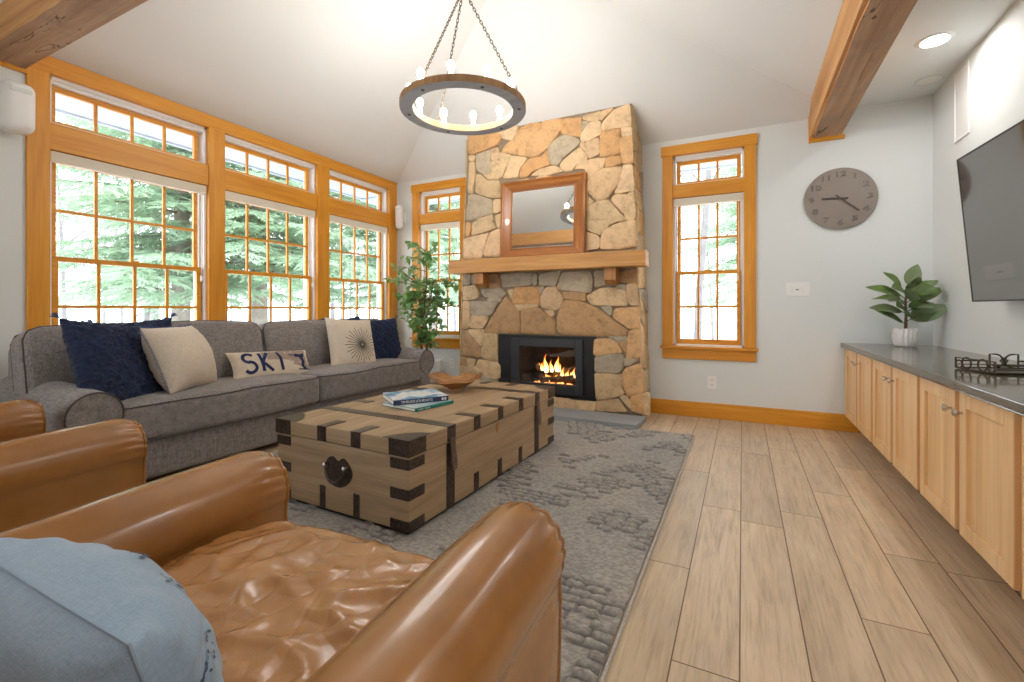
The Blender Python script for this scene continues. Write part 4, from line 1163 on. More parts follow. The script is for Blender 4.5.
for a, b in (((RX0, RY0), (RX1, RY0)), ((RX1, RY0), (RX1, RY1)), ((RX1, RY1), (RX0, RY1)), ((RX0, RY1), (RX0, RY0))):
    n = 60; m.tube([(a[0] + (b[0] - a[0]) * i / n, a[1] + (b[1] - a[1]) * i / n + 0.0, 0.0065) for i in range(n + 1)], 0.0065, 6)
m.build('binding', 'rug_edge', rug, off=O)
RT = 0.012   # what stands on the rug stands in its pile

# ================================================================ SOFA (along the left wall, facing +X)
sofa = thing('sofa', 'long grey tweed roll-arm sofa under the row of three tall windows', 'sofa', (-3.55, 2.65, 0)); O = sofa.location
SX0, SX1 = -4.03, -3.10
base = MB(); vs, fs = rbox(SX1 - SX0 - 0.03, 2.70, 0.24, 0.03, (6, 12, 3), None, ((SX0 + SX1 - 0.03) / 2, 2.645, 0.16)); base.add(vs, fs, True)
base.build('base', 'sofa', sofa, off=O)
for x in (-3.95, -3.2):
    for y in (1.18, 4.10): MB().lathe([(0.022, 0.0), (0.03, 0.05), (0.03, 0.06)], 12, c=(x, y, 0.0 if x < -3.05 and False else RT)).build('foot', 'black', sofa, off=O)
def arm_profile(sg, yc, z0):
    """closed section (y,z): scroll on top of a straight panel; sg=-1 the scroll rolls outwards to -y"""
    r_ = 0.128; pts = []
    pts.append((yc - sg * 0.082, 0.06)); pts.append((yc - sg * 0.115, 0.30))
    for i in range(0, 25):
        a = R(-22 + 236 * i / 24); pts.append((yc - sg * r_ * math.cos(a), z0 + r_ * math.sin(a)))
    pts.append((yc + sg * 0.060, z0 - 0.135)); pts.append((yc + sg * 0.075, 0.06))
    return pts
def sofa_arm(sg, yc):
    m = MB(); rings = []
    N_ = 22
    for i in range(N_ + 1):
        t = i / N_; x = SX1 + 0.01 - (SX1 + 0.01 - SX0) * t
        z0 = 0.475 + 0.05 * t
        pr = arm_profile(sg, yc, z0)
        e = 1.0
        if i == 0: e = 0.93
        cyy, czz = yc, z0
        rings.append([(x if i else x + 0.004, cyy + (a - cyy) * e, czz + (b - czz) * e) for a, b in pr])
        if i == 0: rings.append([(x - 0.008, a, b) for a, b in pr])
    k = len(rings[0]); vs = [p for r_ in rings for p in r_]; fs = []
    for i in range(len(rings) - 1):
        for j in range(k): fs.append((i * k + j, i * k + (j + 1) % k, (i + 1) * k + (j + 1) % k, (i + 1) * k + j))
    fs.append(tuple(range(k))[::-1]); fs.append(tuple((len(rings) - 1) * k + j for j in range(k)))
    m.add(vs, fs, True)
    ao = m.build('arm', 'sofa_seat', sofa, off=O, angle=50)
    c = []
    for i in range(28):
        a = R(-70 + 320 * i / 27); c.append((SX1 + 0.014, yc - sg * 0.125 * math.cos(a), 0.475 + 0.125 * math.sin(a)))
    MB().tube(c, 0.0045, 6).build('piping', 'piping', ao, off=O)
sofa_arm(-1, 1.20); sofa_arm(1, 4.085)
b = MB(); vs, fs = rbox(0.20, 3.04, 0.62, 0.06, (3, 14, 5), None, (SX0 + 0.10, 2.645, 0.53)); b.add(vs, fs, True); b.build('back_frame', 'sofa', sofa, off=O)
def pipe_loop(hx, hy, z, r_, c, crown=None):
    pts = []
    n = 10
    for (sx, sy) in ((1, 1), (-1, 1), (-1, -1), (1, -1)):
        for i in range(n + 1):
            a = {(1, 1): 0, (-1, 1): 90, (-1, -1): 180, (1, -1): 270}[(sx, sy)] + 90 * i / n
            pts.append(Vector((sx * (hx - r_) + r_ * math.cos(R(a)), sy * (hy - r_) + r_ * math.sin(R(a)), z)))
    out = []
    for i in range(len(pts)):
        p, q = pts[i], pts[(i + 1) % len(pts)]
        k = max(1, int((q - p).length / 0.06))
        for j in range(k): out.append(p + (q - p) * j / k)
    return [crown(p) + Vector(c) if crown else p + Vector(c) for p in out]
for i, (y0_, y1_) in enumerate(((1.315, 2.672), (2.676, 3.985))):
    ly = y1_ - y0_; cx0, cx1 = -3.86, -3.085
    def crown(q, u=None, ly=ly):
        u = (q.x / 0.39, q.y / (ly / 2))
        k = (1 - min(1, u[0] ** 2)) * (1 - min(1, u[1] ** 2))
        nz = 0.010 * noise.noise((q.x * 4 + i * 7, q.y * 3, 2)) + 0.004 * noise.noise((q.x * 14, q.y * 9, i))
        s_ = 1 if q.z > 0 else -0.2
        return Vector((q.x + 0.012 * (1 - min(1, u[1] ** 4)) * (1 if q.x > 0.3 else 0), q.y, q.z + s_ * (0.030 * k ** 0.6 + nz)))
    c = ((cx0 + cx1) / 2, (y0_ + y1_) / 2, 0.390)
    m = MB(); vs, fs = rbox(cx1 - cx0, ly, 0.225, 0.045, (12, 20, 4), lambda q, u: crown(q), c); m.add(vs, fs, True)
    so = m.build('seat_cushion', 'sofa_seat', sofa, off=O, angle=80)
    p = MB()
    for z in (0.097, -0.097):
        p.tube(pipe_loop((cx1 - cx0) / 2 - 0.005, ly / 2 - 0.005, z, 0.04, c, lambda q: crown(q) if q.z > 0 else q), 0.0042, 6, closed=True)
    p.build('piping', 'piping', so, off=O)
for i, (y0_, y1_) in enumerate(((1.085, 2.545), (2.555, 4.03))):
    ly = y1_ - y0_; hh = 0.47 if i else 0.48
    T = Matrix.Translation((-3.715, (y0_ + y1_) / 2, 0.705 if i else 0.71)) @ Matrix.Rotation(R(-12), 4, 'Y')
    def bulge(q, u=None, ly=ly, hh=hh):
        a, b = q.z / (hh / 2), q.y / (ly / 2)
        k = (1 - min(1, a * a)) * (1 - min(1, b ** 4))
        nz = 0.012 * noise.noise((q.y * 3 + 9 * i, q.z * 5, 3)) + 0.004 * noise.noise((q.y * 13, q.z * 16, i))
        s_ = 1 if q.x > 0 else -0.3
        cr_ = 0.6 * max(0, abs(a) - 0.65) / 0.35 * max(0, abs(q.y) - (ly / 2 - 0.09)) / 0.09; q = Vector((q.x, q.y - math.copysign(0.045 * cr_, q.y), q.z - math.copysign(0.045 * cr_, q.z)))
        return Vector((q.x + s_ * (0.035 * k ** 0.7 + nz), q.y, q.z + (0.012 * noise.noise((q.y * 2.2, 1.0, i * 5)) - 0.006 * b * b if q.z > 0.1 else 0)))
    m = MB(); vs, fs = rbox(0.20, ly, hh, 0.045, (4, 26, 14), lambda q, u: bulge(q)); m.add(vs, fs, True, T)
    bo = m.build('back_cushion', 'sofa', sofa, off=O, angle=80)
    p = MB(); Q = Matrix.Rotation(R(90), 4, 'Y')
    for xo in (0.082, -0.082):
        lp = pipe_loop(hh / 2 - 0.008, ly / 2 - 0.008, 0, 0.012, (0, 0, 0))
        p.tube([T @ bulge(Vector((xo, q.y, q.x))) for q in lp], 0.0042, 6, closed=True)
    p.build('piping', 'piping', bo, off=O)

# ================================================================ THROW PILLOWS
class Pillow:
    """soft pillow in local coords: x across, z up, +y the front face (thickness)"""
    def __init__(s, w, h, t, pinch=0.10, seed=0, puff=0.5, wr=0.006):
        s.w, s.h, s.t, s.p, s.seed, s.puff, s.wr = w, h, t, pinch, seed, puff, wr
    def at(s, u, v, side=1, lift=0.0, shag=0.0):
        x = u * s.w / 2 * (1 - s.p * (1 - v * v) * abs(u) ** 1.5); z = v * s.h / 2 * (1 - s.p * (1 - u * u) * abs(v) ** 1.5)
        e = max(0.0, (1 - u * u) * (1 - v * v)) ** s.puff
        n = noise.noise((u * 1.8 + s.seed * 3.7, v * 1.8, s.seed)) * 0.10 + 1
        y = s.t / 2 * e * n + s.wr * noise.noise((x * 18 + s.seed, z * 11, s.seed * 2.0)) * e ** 0.5
        y += 0.5 * s.wr * math.sin(22 * u * v + s.seed) * e * (abs(u) ** 2 + abs(v) ** 2)
        if shag:
            d = abs(((u + v) * 2.5) % 1 - 0.5) + abs(((u - v) * 2.5) % 1 - 0.5)
            y += shag * (0.35 + 0.65 * (d > 0.5)) * (0.5 + 1.1 * noise.noise((x * 46, z * 60, s.seed)) + 0.5 * noise.noise((x * 110, z * 110, 1))) * e ** 0.3
            x += shag * 0.5 * noise.noise((x * 60, z * 60, 7)); z += shag * 0.5 * noise.noise((x * 60, z * 60, 3))
        return Vector((x, side * (y + lift), z))
    def mesh(s, n=28, shag=0.0):
        m = MB()
        m.grid(n, n, lambda a, b: s.at(2 * a - 1, 2 * b - 1, 1, 0, shag), True, True)
        m.grid(n, n, lambda a, b: s.at(2 * a - 1, 2 * b - 1, -1, 0, shag), True)
        return m
    def stroke(s, mb, pts, w, lift=0.0018, side=1):
        """flat printed or stitched line following the surface; pts in (u,v), w in metres"""
        P = []
        for i in range(len(pts) - 1):
            a, b = pts[i], pts[i + 1]; n = max(1, int(math.hypot((b[0] - a[0]) * s.w / 2, (b[1] - a[1]) * s.h / 2) / 0.008))
            for j in range(n): P.append((a[0] + (b[0] - a[0]) * j / n, a[1] + (b[1] - a[1]) * j / n))
        P.append(pts[-1]); L, Rr = [], []
        for i, (u, v) in enumerate(P):
            a, b = P[max(0, i - 1)], P[min(len(P) - 1, i + 1)]
            dx, dy = (b[0] - a[0]) * s.w / 2, (b[1] - a[1]) * s.h / 2; l = math.hypot(dx, dy) or 1
            ox, oy = -dy / l * w / 2 / (s.w / 2), dx / l * w / 2 / (s.h / 2)
            L.append((u + ox, v + oy)); Rr.append((u - ox, v - oy))
        vs = []; q = 2 if w < 0.012 else 5; k = q + 1
        for a, b in zip(L, Rr):
            for j in range(k):
                t = j / q; vs.append(s.at(a[0] + (b[0] - a[0]) * t, a[1] + (b[1] - a[1]) * t, side, lift))
        fs = [(i * k + j, i * k + j + 1, (i + 1) * k + j + 1, (i + 1) * k + j) for i in range(len(P) - 1) for j in range(q)]
        mb.add(vs, fs, True)
def orient(o, yaw, lean, roll):
    """front (+y) turned to heading yaw (deg from +Y, ccw), leaned back, rolled about its own front"""
    o.rotation_mode = 'XYZ'
    Mx = Matrix.Rotation(R(yaw), 4, 'Z') @ Matrix.Rotation(R(lean), 4, 'X') @ Matrix.Rotation(R(roll), 4, 'Y')
    o.rotation_euler = Mx.to_euler('XYZ')
SEAT = 0.505
def navy_pillow(seed, label, loc, yaw, lean, roll, w=0.50):
    t = thing('throw_pillow', label, 'pillow', loc); P = Pillow(w, w, 0.17, 0.08, seed, 0.45)
    c = P.mesh(70, 0.021).build('cover', 'navy', t, angle=180)
    rr = random.Random(seed)
    for (u, v) in ((1, 1), (-1, 1), (1, -1), (-1, -1)):
        f = MB(); b = P.at(u, v)
        for k in range(10):
            d = Vector((u + rr.uniform(-.6, .6), rr.uniform(-.5, .5), v + rr.uniform(-.6, .6))).normalized()
            f.tube([b, b + d * 0.02, b + d * 0.045 + Vector((0, 0, -0.008))], [0.004, 0.003, 0.0015], 4)
        f.build('corner_tassel', 'tassel', t)
    orient(t, yaw, lean, roll); return t
navy_pillow(2, 'large navy tufted pillow leaning on the sofa arm, in front of another navy pillow', (-3.41, 1.435, 0.715), -66, 24, -8, 0.55)
navy_pillow(5, 'navy tufted pillow mostly hidden behind the plain cream pillow', (-3.63, 1.66, 0.755), -88, 14, 4, 0.46)
navy_pillow(9, 'navy tufted pillow on the sofa between the starburst pillow and the ficus', (-3.52, 3.83, 0.715), -108, 16, 2, 0.48)
navy_pillow(12, 'navy pillow showing only its top corner behind the starburst pillow', (-3.655, 3.50, 0.735), -90, 13, 6, 0.46)
# plain cream pillow with fringe
t = thing('throw_pillow', 'plain cream pillow with blue fringe leaning on the navy pillows', 'pillow', (-3.38, 1.775, 0.72)); P = Pillow(0.47, 0.46, 0.30, 0.07, 21, 0.5)
P.mesh(34).build('cover', 'oat', t, angle=180)
f = MB(); rr = random.Random(3)
for e in range(4):
    for k in range(60):
        q = -1 + 2 * k / 59; u, v = ((q, -1), (1, q), (q, 1), (-1, q))[e]
        b = P.at(u, v); d = Vector((u if abs(u) == 1 else 0, rr.uniform(-.4, .4), v if abs(v) == 1 else 0)).normalized()
        f.tube([b, b + d * 0.012, b + d * 0.022 + Vector((0, 0, -0.004))], [0.0022, 0.002, 0.001], 3)
f.build('fringe', 'tassel', t); orient(t, -62, 24, 0)
# SKI lumbar pillow
t = thing('throw_pillow', 'small oblong pillow lettered SKI with a skier figure', 'pillow', (-3.46, 2.505, 0.590)); P = Pillow(0.70, 0.25, 0.13, 0.06, 31, 0.45, 0.004)
P.mesh(36).build('cover', 'oat', t, angle=180)
def uv(x, y): return (-x, y)       # seen from the front, local +x is on the left
top = MB(); P.stroke(top, [uv(-0.30, 0.60), uv(0.10, 0.58), uv(0.55, 0.42), uv(0.88, 0.2)], 0.055, 0.0012)
P.stroke(top, [uv(-0.20, 0.36), uv(0.2, 0.32), uv(0.60, 0.12), uv(0.9, -0.2)], 0.05, 0.0012); P.stroke(top, [uv(0.45, -0.05), uv(0.7, -0.22), uv(0.92, -0.5)], 0.05, 0.0012); P.stroke(top, [uv(0.1, 0.82), uv(0.9, 0.72)], 0.04, 0.0012)
top.build('printed_slope', 'taupe_print', t, angle=180)
L_ = MB()
sc = lambda cx, w, pts: [uv(cx + x * w, y) for x, y in pts]
S = [(0.5 * math.cos(R(a)), 0.38 + 0.30 * math.sin(R(a))) for a in range(30, 271, 20)] + [(0.55 * math.cos(R(a)), -0.26 + 0.36 * math.sin(R(a))) for a in range(90, -151, -20)]
P.stroke(L_, sc(-0.64, 0.24, S), 0.026, 0.003)
P.stroke(L_, sc(-0.27, 0.2, [(-0.5, 0.72), (-0.42, 0.1), (-0.36, -0.6)]), 0.026, 0.003); P.stroke(L_, sc(-0.27, 0.2, [(0.45, 0.72), (-0.36, 0.02), (0.75, -0.62)]), 0.026, 0.0034)
P.stroke(L_, sc(0.10, 0.2, [(-0.2, 0.72), (0.05, 0.3), (0.1, -0.62)]), 0.026, 0.003)
L_.build('lettering', 'navy_print', t, angle=180)
K = MB()
P.stroke(K, [uv(0.52, 0.42), uv(0.66, 0.38), uv(0.80, 0.42)], 0.036, 0.003); P.stroke(K, [uv(0.66, 0.36), uv(0.76, 0.0), uv(0.70, -0.38), uv(0.78, -0.62)], 0.032, 0.003)
P.stroke(K, [uv(0.79, 0.5), uv(0.84, 0.5)], 0.034, 0.0032); P.stroke(K, [uv(0.52, 0.42), uv(0.36, 0.52)], 0.010, 0.003); P.stroke(K, [uv(0.55, -0.62), uv(0.92, -0.62)], 0.010, 0.003)
K.build('skier_print', 'navy_print', t, angle=180)
D = MB()
for x, y in ((0.30, 0.72), (0.47, 0.76), (0.34, 0.12), (0.62, -0.1), (0.88, -0.12)): P.stroke(D, [uv(x - 0.012, y), uv(x + 0.012, y)], 0.009, 0.0026)
D.build('snow_dots', 'letter', t); orient(t, -91, 30, -3)
# starburst pillow
t = thing('throw_pillow', 'square cream pillow stitched with a grey starburst', 'pillow', (-3.42, 3.325, 0.72)); P = Pillow(0.52, 0.50, 0.17, 0.07, 41, 0.45)
P.mesh(34).build('cover', 'cream', t, angle=180)
B = MB(); c0 = (0.22, -0.16)
for k in range(30):
    a = 2 * PI * k / 30; l = 0.74 if k % 2 else 0.64
    p0 = uv(c0[0] + 0.04 * math.cos(a), c0[1] + 0.04 * math.sin(a)); p1 = uv(max(-0.97, min(0.97, c0[0] + l * math.cos(a) * 1.0)), max(-0.95, min(0.95, c0[1] + l * math.sin(a))))
    P.stroke(B, [p0, p1], 0.0065, 0.0022)
B.build('stitching', 'grey_thread', t, angle=180); orient(t, -98, 18, -4)

# ================================================================ LEATHER ARMCHAIRS (facing +Y)
def armchair(label, loc, rz):
    t = thing('leather_armchair', label, 'armchair', loc, rz)
    def arm(sx):
        m = MB(); NA = 120; rings = []
        # section: fat roll over a slightly narrower panel
        sec = []
        for i in range(NA):
            q = i / NA
            if q < 0.62:
                a = R(-25 + 230 * q / 0.62); sec.append((0.104 * math.cos(a), 0.488 + 0.112 * math.sin(a)))
            else:
                p = (q - 0.62) / 0.38
                if p < 0.42: sec.append((-0.095 + 0.010 * p, 0.43 - 0.30 * p / 0.42))
                elif p < 0.58: sec.append((-0.088 + 0.176 * (p - 0.42) / 0.16, 0.115))
                else: sec.append((0.088 + 0.006 * (p - 0.58) / 0.42, 0.13 + 0.30 * (p - 0.58) / 0.42))
        ys = [-0.42 + 0.88 * i / 30 for i in range(31)] + [0.47, 0.48, 0.488, 0.495, 0.500, 0.503]
        for y in ys:
            s_ = 1.0
            if y > 0.40: s_ = 1 - 0.16 * ((y - 0.40) / 0.103) ** 2.6
            dz = -0.035 * (0.5 - y) / 0.9
            ring = []
            for i, (a, b) in enumerate(sec):
                an = math.atan2(b - 0.40, a); pl = 0.0
                if y > 0.36 and b > 0.36:
                    w = min(1, (y - 0.36) / 0.10); pl = 0.0026 * w * w * (math.sin(an * 30 + 1.3 * math.sin(an * 7)))
                nz = 0.005 * noise.noise((a * 5 + sx * 3, y * 4, b * 5))
                r_ = 1 + pl / 0.12 + nz / 0.12
                ring.append((sx * 0.45 + a * s_ * r_, y, 0.40 + (b - 0.40) * (s_ if b > 0.40 else 0.5 + 0.5 * s_) * r_ + dz))
            rings.append(ring)
        vs = [p for r_ in rings for p in r_]; k = NA; fs = []
        for i in range(len(rings) - 1):
            for j in range(k): fs.append((i * k + j, i * k + (j + 1) % k, (i + 1) * k + (j + 1) % k, (i + 1) * k + j))
        fs.append(tuple(range(k))[::-1])
        m.add(vs, fs, True)
        ao = m.build('arm', 'leather', t, angle=60)
        p = MB(); p.add(rings[-1], [tuple(range(k))], True); p.build('front_panel', 'leather', ao)
        MB().tube([(x, 0.503, z) for x, y, z in rings[-1]], 0.006, 6, closed=True).build('welt', 'leather', ao)
    arm(-1); arm(1)
    b = MB(); vs, fs = rbox(0.78, 0.86, 0.20, 0.03, (6, 6, 3), None, (0, 0.0, 0.205)); b.add(vs, fs, True); b.build('base', 'leather', t)
    def seat(q, u):
        k = max(0, 1 - u.x ** 4) * max(0, 1 - u.y ** 4)
        if q.z > 0:
            rid = 1 - abs(noise.noise((q.x * 4.5 + q.y * 2.5 + 5, q.y * 7 - q.x * 2, 1.0))) * 2
            rid2 = 1 - abs(noise.noise((q.x * 9 - q.y * 5, q.y * 11 + q.x * 4, 6.0))) * 2
            f_ = min(1, max(0, (1 - abs(u.x)) * 8)) * min(1, max(0, (1 - abs(u.y)) * 8))
            q = Vector((q.x, q.y, q.z + 0.035 * k + f_ * (0.013 * max(0, rid) ** 2.5 + 0.008 * max(0, rid2) ** 2.5 + 0.012 * noise.noise((q.x * 3, q.y * 3, 8)))))
        return Vector((q.x, q.y + (0.02 * (1 - u.x ** 2) if q.y > 0.2 else 0), q.z))
    c = MB(); vs, fs = rbox(0.725, 0.70, 0.14, 0.05, (60, 60, 2), seat, (0, 0.10, 0.345)); c.add(vs, fs, True); so = c.build('seat_cushion', 'leather_seat', t, angle=80)
    lp = pipe_loop(0.357, 0.345, 0.052, 0.05, (0, 0.10, 0.345), lambda q: Vector((q.x, q.y + (0.02 * (1 - (q.x / 0.367) ** 2) if q.y > 0.2 else 0), q.z)))
    MB().tube(lp, 0.006, 6, closed=True).build('welt', 'leather', so)
    T = Matrix.Translation((0, -0.40, 0.53)) @ Matrix.Rotation(R(14), 4, 'X')
    def bk(q, u): return Vector((q.x, q.y + (0.03 * max(0, 1 - u.x ** 2) * max(0, 1 - u.z ** 2) if q.y > 0 else 0), q.z + (0.02 * (1 - u.x ** 2) if u.z > 0.7 else 0)))
    b = MB(); vs, fs = rbox(0.80, 0.16, 0.56, 0.06, (12, 3, 10), bk); b.add(vs, fs, True, T); b.build('backrest', 'leather', t, angle=80)
    for x in (-0.44, 0.44):
        for y in (-0.36, 0.40): MB().lathe([(0.018, 0.0), (0.028, 0.06), (0.030, 0.125)], 12, c=(x, y, 0)).build('leg', 'corbel', t)
    return t
ch1 = armchair('tan leather armchair holding a washed blue pillow on its seat', (-0.89, 0.475, RT), R(1.5))
ch2 = dup(ch1, (-2.685, 0.49, RT), R(0.5), 'tan leather armchair with no pillow, close to the sofa arm')
# washed blue pillow on the near chair
t = thing('throw_pillow', 'washed blue pillow with embroidered patches on a tan leather armchair', 'pillow', (-0.91, 0.325, 0.502)); P = Pillow(0.53, 0.31, 0.29, 0.03, 51, 0.42, 0.012)
P.mesh(44).build('cover', 'denim', t, angle=180)
s_ = MB(); ring = [P.at(-1 + 2 * i / 40, 1) for i in range(41)] + [P.at(1, 1 - 2 * i / 40) for i in range(1, 41)] + [P.at(1 - 2 * i / 40, -1) for i in range(1, 41)] + [P.at(-1, -1 + 2 * i / 40) for i in range(1, 40)]
s_.tube(ring, 0.003, 6, closed=True); s_.build('seam_piping', 'denim_seam', t)
rr = random.Random(2); M['embroidery'] = plain('slate_embroidery', (84, 96, 112), 0.95)
for (cu, cv) in ((0.84, 0.15), (0.05, 0.72), (0.45, 0.60), (-0.55, -0.4), (-0.1, 0.1)):
    E_ = MB()
    for k in range(16):
        a = rr.uniform(0, 2 * PI); q = rr.uniform(0.03, 0.16); u, v = cu + q * math.cos(a), cv + 0.7 * q * math.sin(a)
        P.stroke(E_, [(u, v), (u + rr.uniform(-.03, .03), v + rr.uniform(-.03, .03))], 0.006, 0.003)
    E_.build('embroidery', 'embroidery', t)
orient(t, 0, 16, 0)

# ================================================================ TRUNK COFFEE TABLE
tr = thing('storage_trunk', 'large oak storage trunk with iron straps used as a coffee table', 'trunk', (-1.352, 1.655, RT), R(-1.6))
# local: x from -0.925 (sofa side) to 0, y from 0 (near end) to 1.66
TW, TLn, ZB, ZL, ZTp = 0.925, 1.67, 0.02, 0.357, 0.437
b = MB().box(-TW, 0, 0, TLn, ZB, ZL); b.mi = [0, 0, 1, 1, 0, 0]; b.build('body', ['oak_y', 'oak_x'], tr, bevel=0.004)
MB().box(-TW + 0.02, -0.02, 0.02, TLn - 0.02, 0.0, ZB).build('plinth', 'black', tr)
b = MB().box(-TW - 0.006, 0.006, -0.006, TLn + 0.006, ZL + 0.004, ZTp); b.mi = [0, 0, 1, 1, 0, 0]; b.build('lid', ['oak_y', 'oak_x'], tr, bevel=0.005)
MB().box(-TW + 0.004, -0.004, 0.004, TLn - 0.004, ZL - 0.001, ZL + 0.005).build('lid_seam', 'black', tr)
def rivets(m, pts, ax):
    for p in pts:
        T = Matrix.Translation(p) @ (Matrix.Rotation(R(90), 4, 'Y') if ax == 'x' else Matrix.Rotation(R(90), 4, 'X') if ax == 'y' else Matrix())
        m.lathe([(0.0, 0.002), (0.003, 0.0015), (0.004, 0)], 7, T) if ax != 'y' else m.lathe([(0.004, 0), (0.003, 0.0015), (0.0, 0.002)], 7, T)
tk = 0.0025; LX, LY = 0.006, 0.006
def bracket(cx, cy, z0, z1, ln=0.115, lid=False):
    """L-shaped iron corner band at corner (cx side, cy side)"""
    m = MB(); x = (0.006 if lid else 0) if cx else -TW - (0.006 if lid else 0); y = (TLn + (0.006 if lid else 0)) if cy else (-0.006 if lid else 0)
    sx = 1 if cx else -1; sy = 1 if cy else -1
    m.box(*sorted((x, x + sx * tk)), *sorted((y + sy * tk, y - sy * ln)), z0, z1)
    m.box(*sorted((x + sx * tk, x - sx * ln)), *sorted((y, y + sy * tk)), z0, z1)
    if lid:
        m.prism([(x + sx * tk, y + sy * tk)] + [(x - sx * 0.16 * math.sin(R(a)) ** 1.3 - 0, y - sy * 0.16 * math.cos(R(a)) ** 1.3) for a in range(0, 91, 15)], ZTp, ZTp + tk, lambda a, b, d: (a, b, d))
    zc = (z0 + z1) / 2
    rivets(m, [(x + sx * tk, y - sy * d, zc) for d in (0.02, 0.055, 0.095)], 'x'); rivets(m, [(x - sx * d, y + sy * tk, zc) for d in (0.02, 0.055, 0.095)], 'y')
    m.build('corner_bracket', 'iron', tr)
for cx in (0, 1):
    for cy in (0, 1):
        bracket(cx, cy, ZL + 0.006, ZTp, 0.12, True)
        for z0, z1 in ((0.302, 0.350), (0.162, 0.212), (ZB, 0.068)): bracket(cx, cy, z0, z1, 0.11)
def strap(y0_, y1_):
    m = MB(); m.box(0.006, 0.006 + tk, y0_, y1_, ZL + 0.004, ZTp + tk).box(-TW - 0.006 - tk, -TW - 0.006, y0_, y1_, ZL + 0.004, ZTp + tk).box(-TW - 0.006, 0.006, y0_, y1_, ZTp, ZTp + tk)
    m.box(0, tk, y0_, y1_, ZB, ZL - 0.006).box(-TW - tk, -TW, y0_, y1_, ZB, ZL - 0.006)
    st = m.build('iron_strap', 'iron', tr)
    yc_ = (y0_ + y1_) / 2
    h = MB(); pr = [(-0.022, 0.0), (0.022, 0.0), (0.018, -0.07), (0.024, -0.12), (0.018, -0.155), (0.0, -0.165), (-0.018, -0.155), (-0.024, -0.12), (-0.018, -0.07)]
    h.prism([(yc_ + a, ZL + 0.02 + b_) for a, b_ in pr], 0.010, 0.015, lambda a, b_, d: (d + 0.10 * max(0, (ZL - b_)) * 0.9 + (0.004 if b_ < ZL else 0), a, b_))
    h.lathe([(0.0, 0.008), (0.009, 0.006), (0.010, 0.0)], 10, Matrix.Translation((0.02, yc_, ZL - 0.11)) @ Matrix.Rotation(R(90), 4, 'Y'))
    M.setdefault('hasp', plain('worn_hasp', (112, 98, 86), 0.45, 0.5, var=0.25, scale=40))
    h.build('hasp', 'hasp', st)
strap(0.285, 0.355); strap(1.325, 1.395)
def tab_side(y0_, y1_, face):      # small tabs on the long sides
    for s_ in (1, -1):
        m = MB(); X = 0.006 if s_ > 0 else -TW - 0.006
        m.box(*sorted((X, X + s_ * tk)), y0_, y1_, ZL + 0.006, ZTp + tk); m.box(*sorted((X, X - s_ * 0.13)), y0_, y1_, ZTp, ZTp + tk)
        m.build('iron_tab', 'iron', tr); m = MB()
        X = 0 if s_ > 0 else -TW
        m.box(*sorted((X, X + s_ * tk)), y0_ + 0.006, y1_ - 0.006, ZB, ZB + 0.10)
        m.build('iron_tab', 'iron', tr)
for a in (0.535, 0.80, 1.075): tab_side(a, a + 0.062, 0)
for x in (-0.60, -0.36):
    for s_ in (-1, 1):
        m = MB(); Y = -0.006 if s_ < 0 else TLn + 0.006
        m.box(x, x + 0.064, *sorted((Y, Y + s_ * tk)), ZL + 0.006, ZTp + tk); m.box(x, x + 0.064, *sorted((Y, Y - s_ * 0.13)), ZTp, ZTp + tk)
        m.build('iron_tab', 'iron', tr); m = MB()
        Y = 0 if s_ < 0 else TLn
        m.box(x + 0.012, x + 0.052, *sorted((Y, Y + s_ * tk)), ZB, ZB + 0.115)
        m.build('iron_tab', 'iron', tr)
for yy, s_ in ((0, -1), (TLn, 1)):
    m = MB(); c = (-0.455, yy, 0.225)
    shp = [(0.095 * math.cos(R(a)) * (1 + 0.05 * math.cos(R(3 * a))), 0.080 * math.sin(R(a)) - (0.030 * math.exp(-((a - 90) / 16.0) ** 2))) for a in range(0, 360, 10)]
    m.prism(shp, 0, 0.004, lambda a, b_, d: (c[0] + a, c[1] + s_ * d, c[2] + b_)); pl = m.build('handle_plate', 'iron', tr)
    q = MB(); pts = [(c[0] + 0.062 * math.cos(R(a)), c[1] + s_ * (0.022 + 0.012 * math.sin(R(-a)) if a < 0 else 0.022), c[2] + 0.028 + 0.075 * math.sin(R(a))) for a in range(-180, 1, 12)]
    q.tube([(c[0] - 0.075, c[1] + s_ * 0.022, c[2] + 0.028)] + pts + [(c[0] + 0.075, c[1] + s_ * 0.022, c[2] + 0.028)], 0.0085, 8)
    q.build('drop_handle', 'iron', pl)
    for dx in (-0.068, 0.068):
        q = MB(); q.lathe([(0.010, 0), (0.011, 0.02), (0.012, 0.032), (0.0, 0.040)], 10, Matrix.Translation((c[0] + dx, c[1], c[2] + 0.030)) @ Matrix.Rotation(R(90 if s_ < 0 else -90), 4, 'X')); q.build('handle_post', 'nickel', pl)
m = MB(); m.prism([(0.013 * math.cos(R(a)), 0.022 * math.sin(R(a)) * 1.3) for a in range(0, 360, 20)], 0, 0.003, lambda a, b_, d: (d, 0.80 + a, 0.315 + b_)); m.build('keyhole_plate', 'corbel', tr)

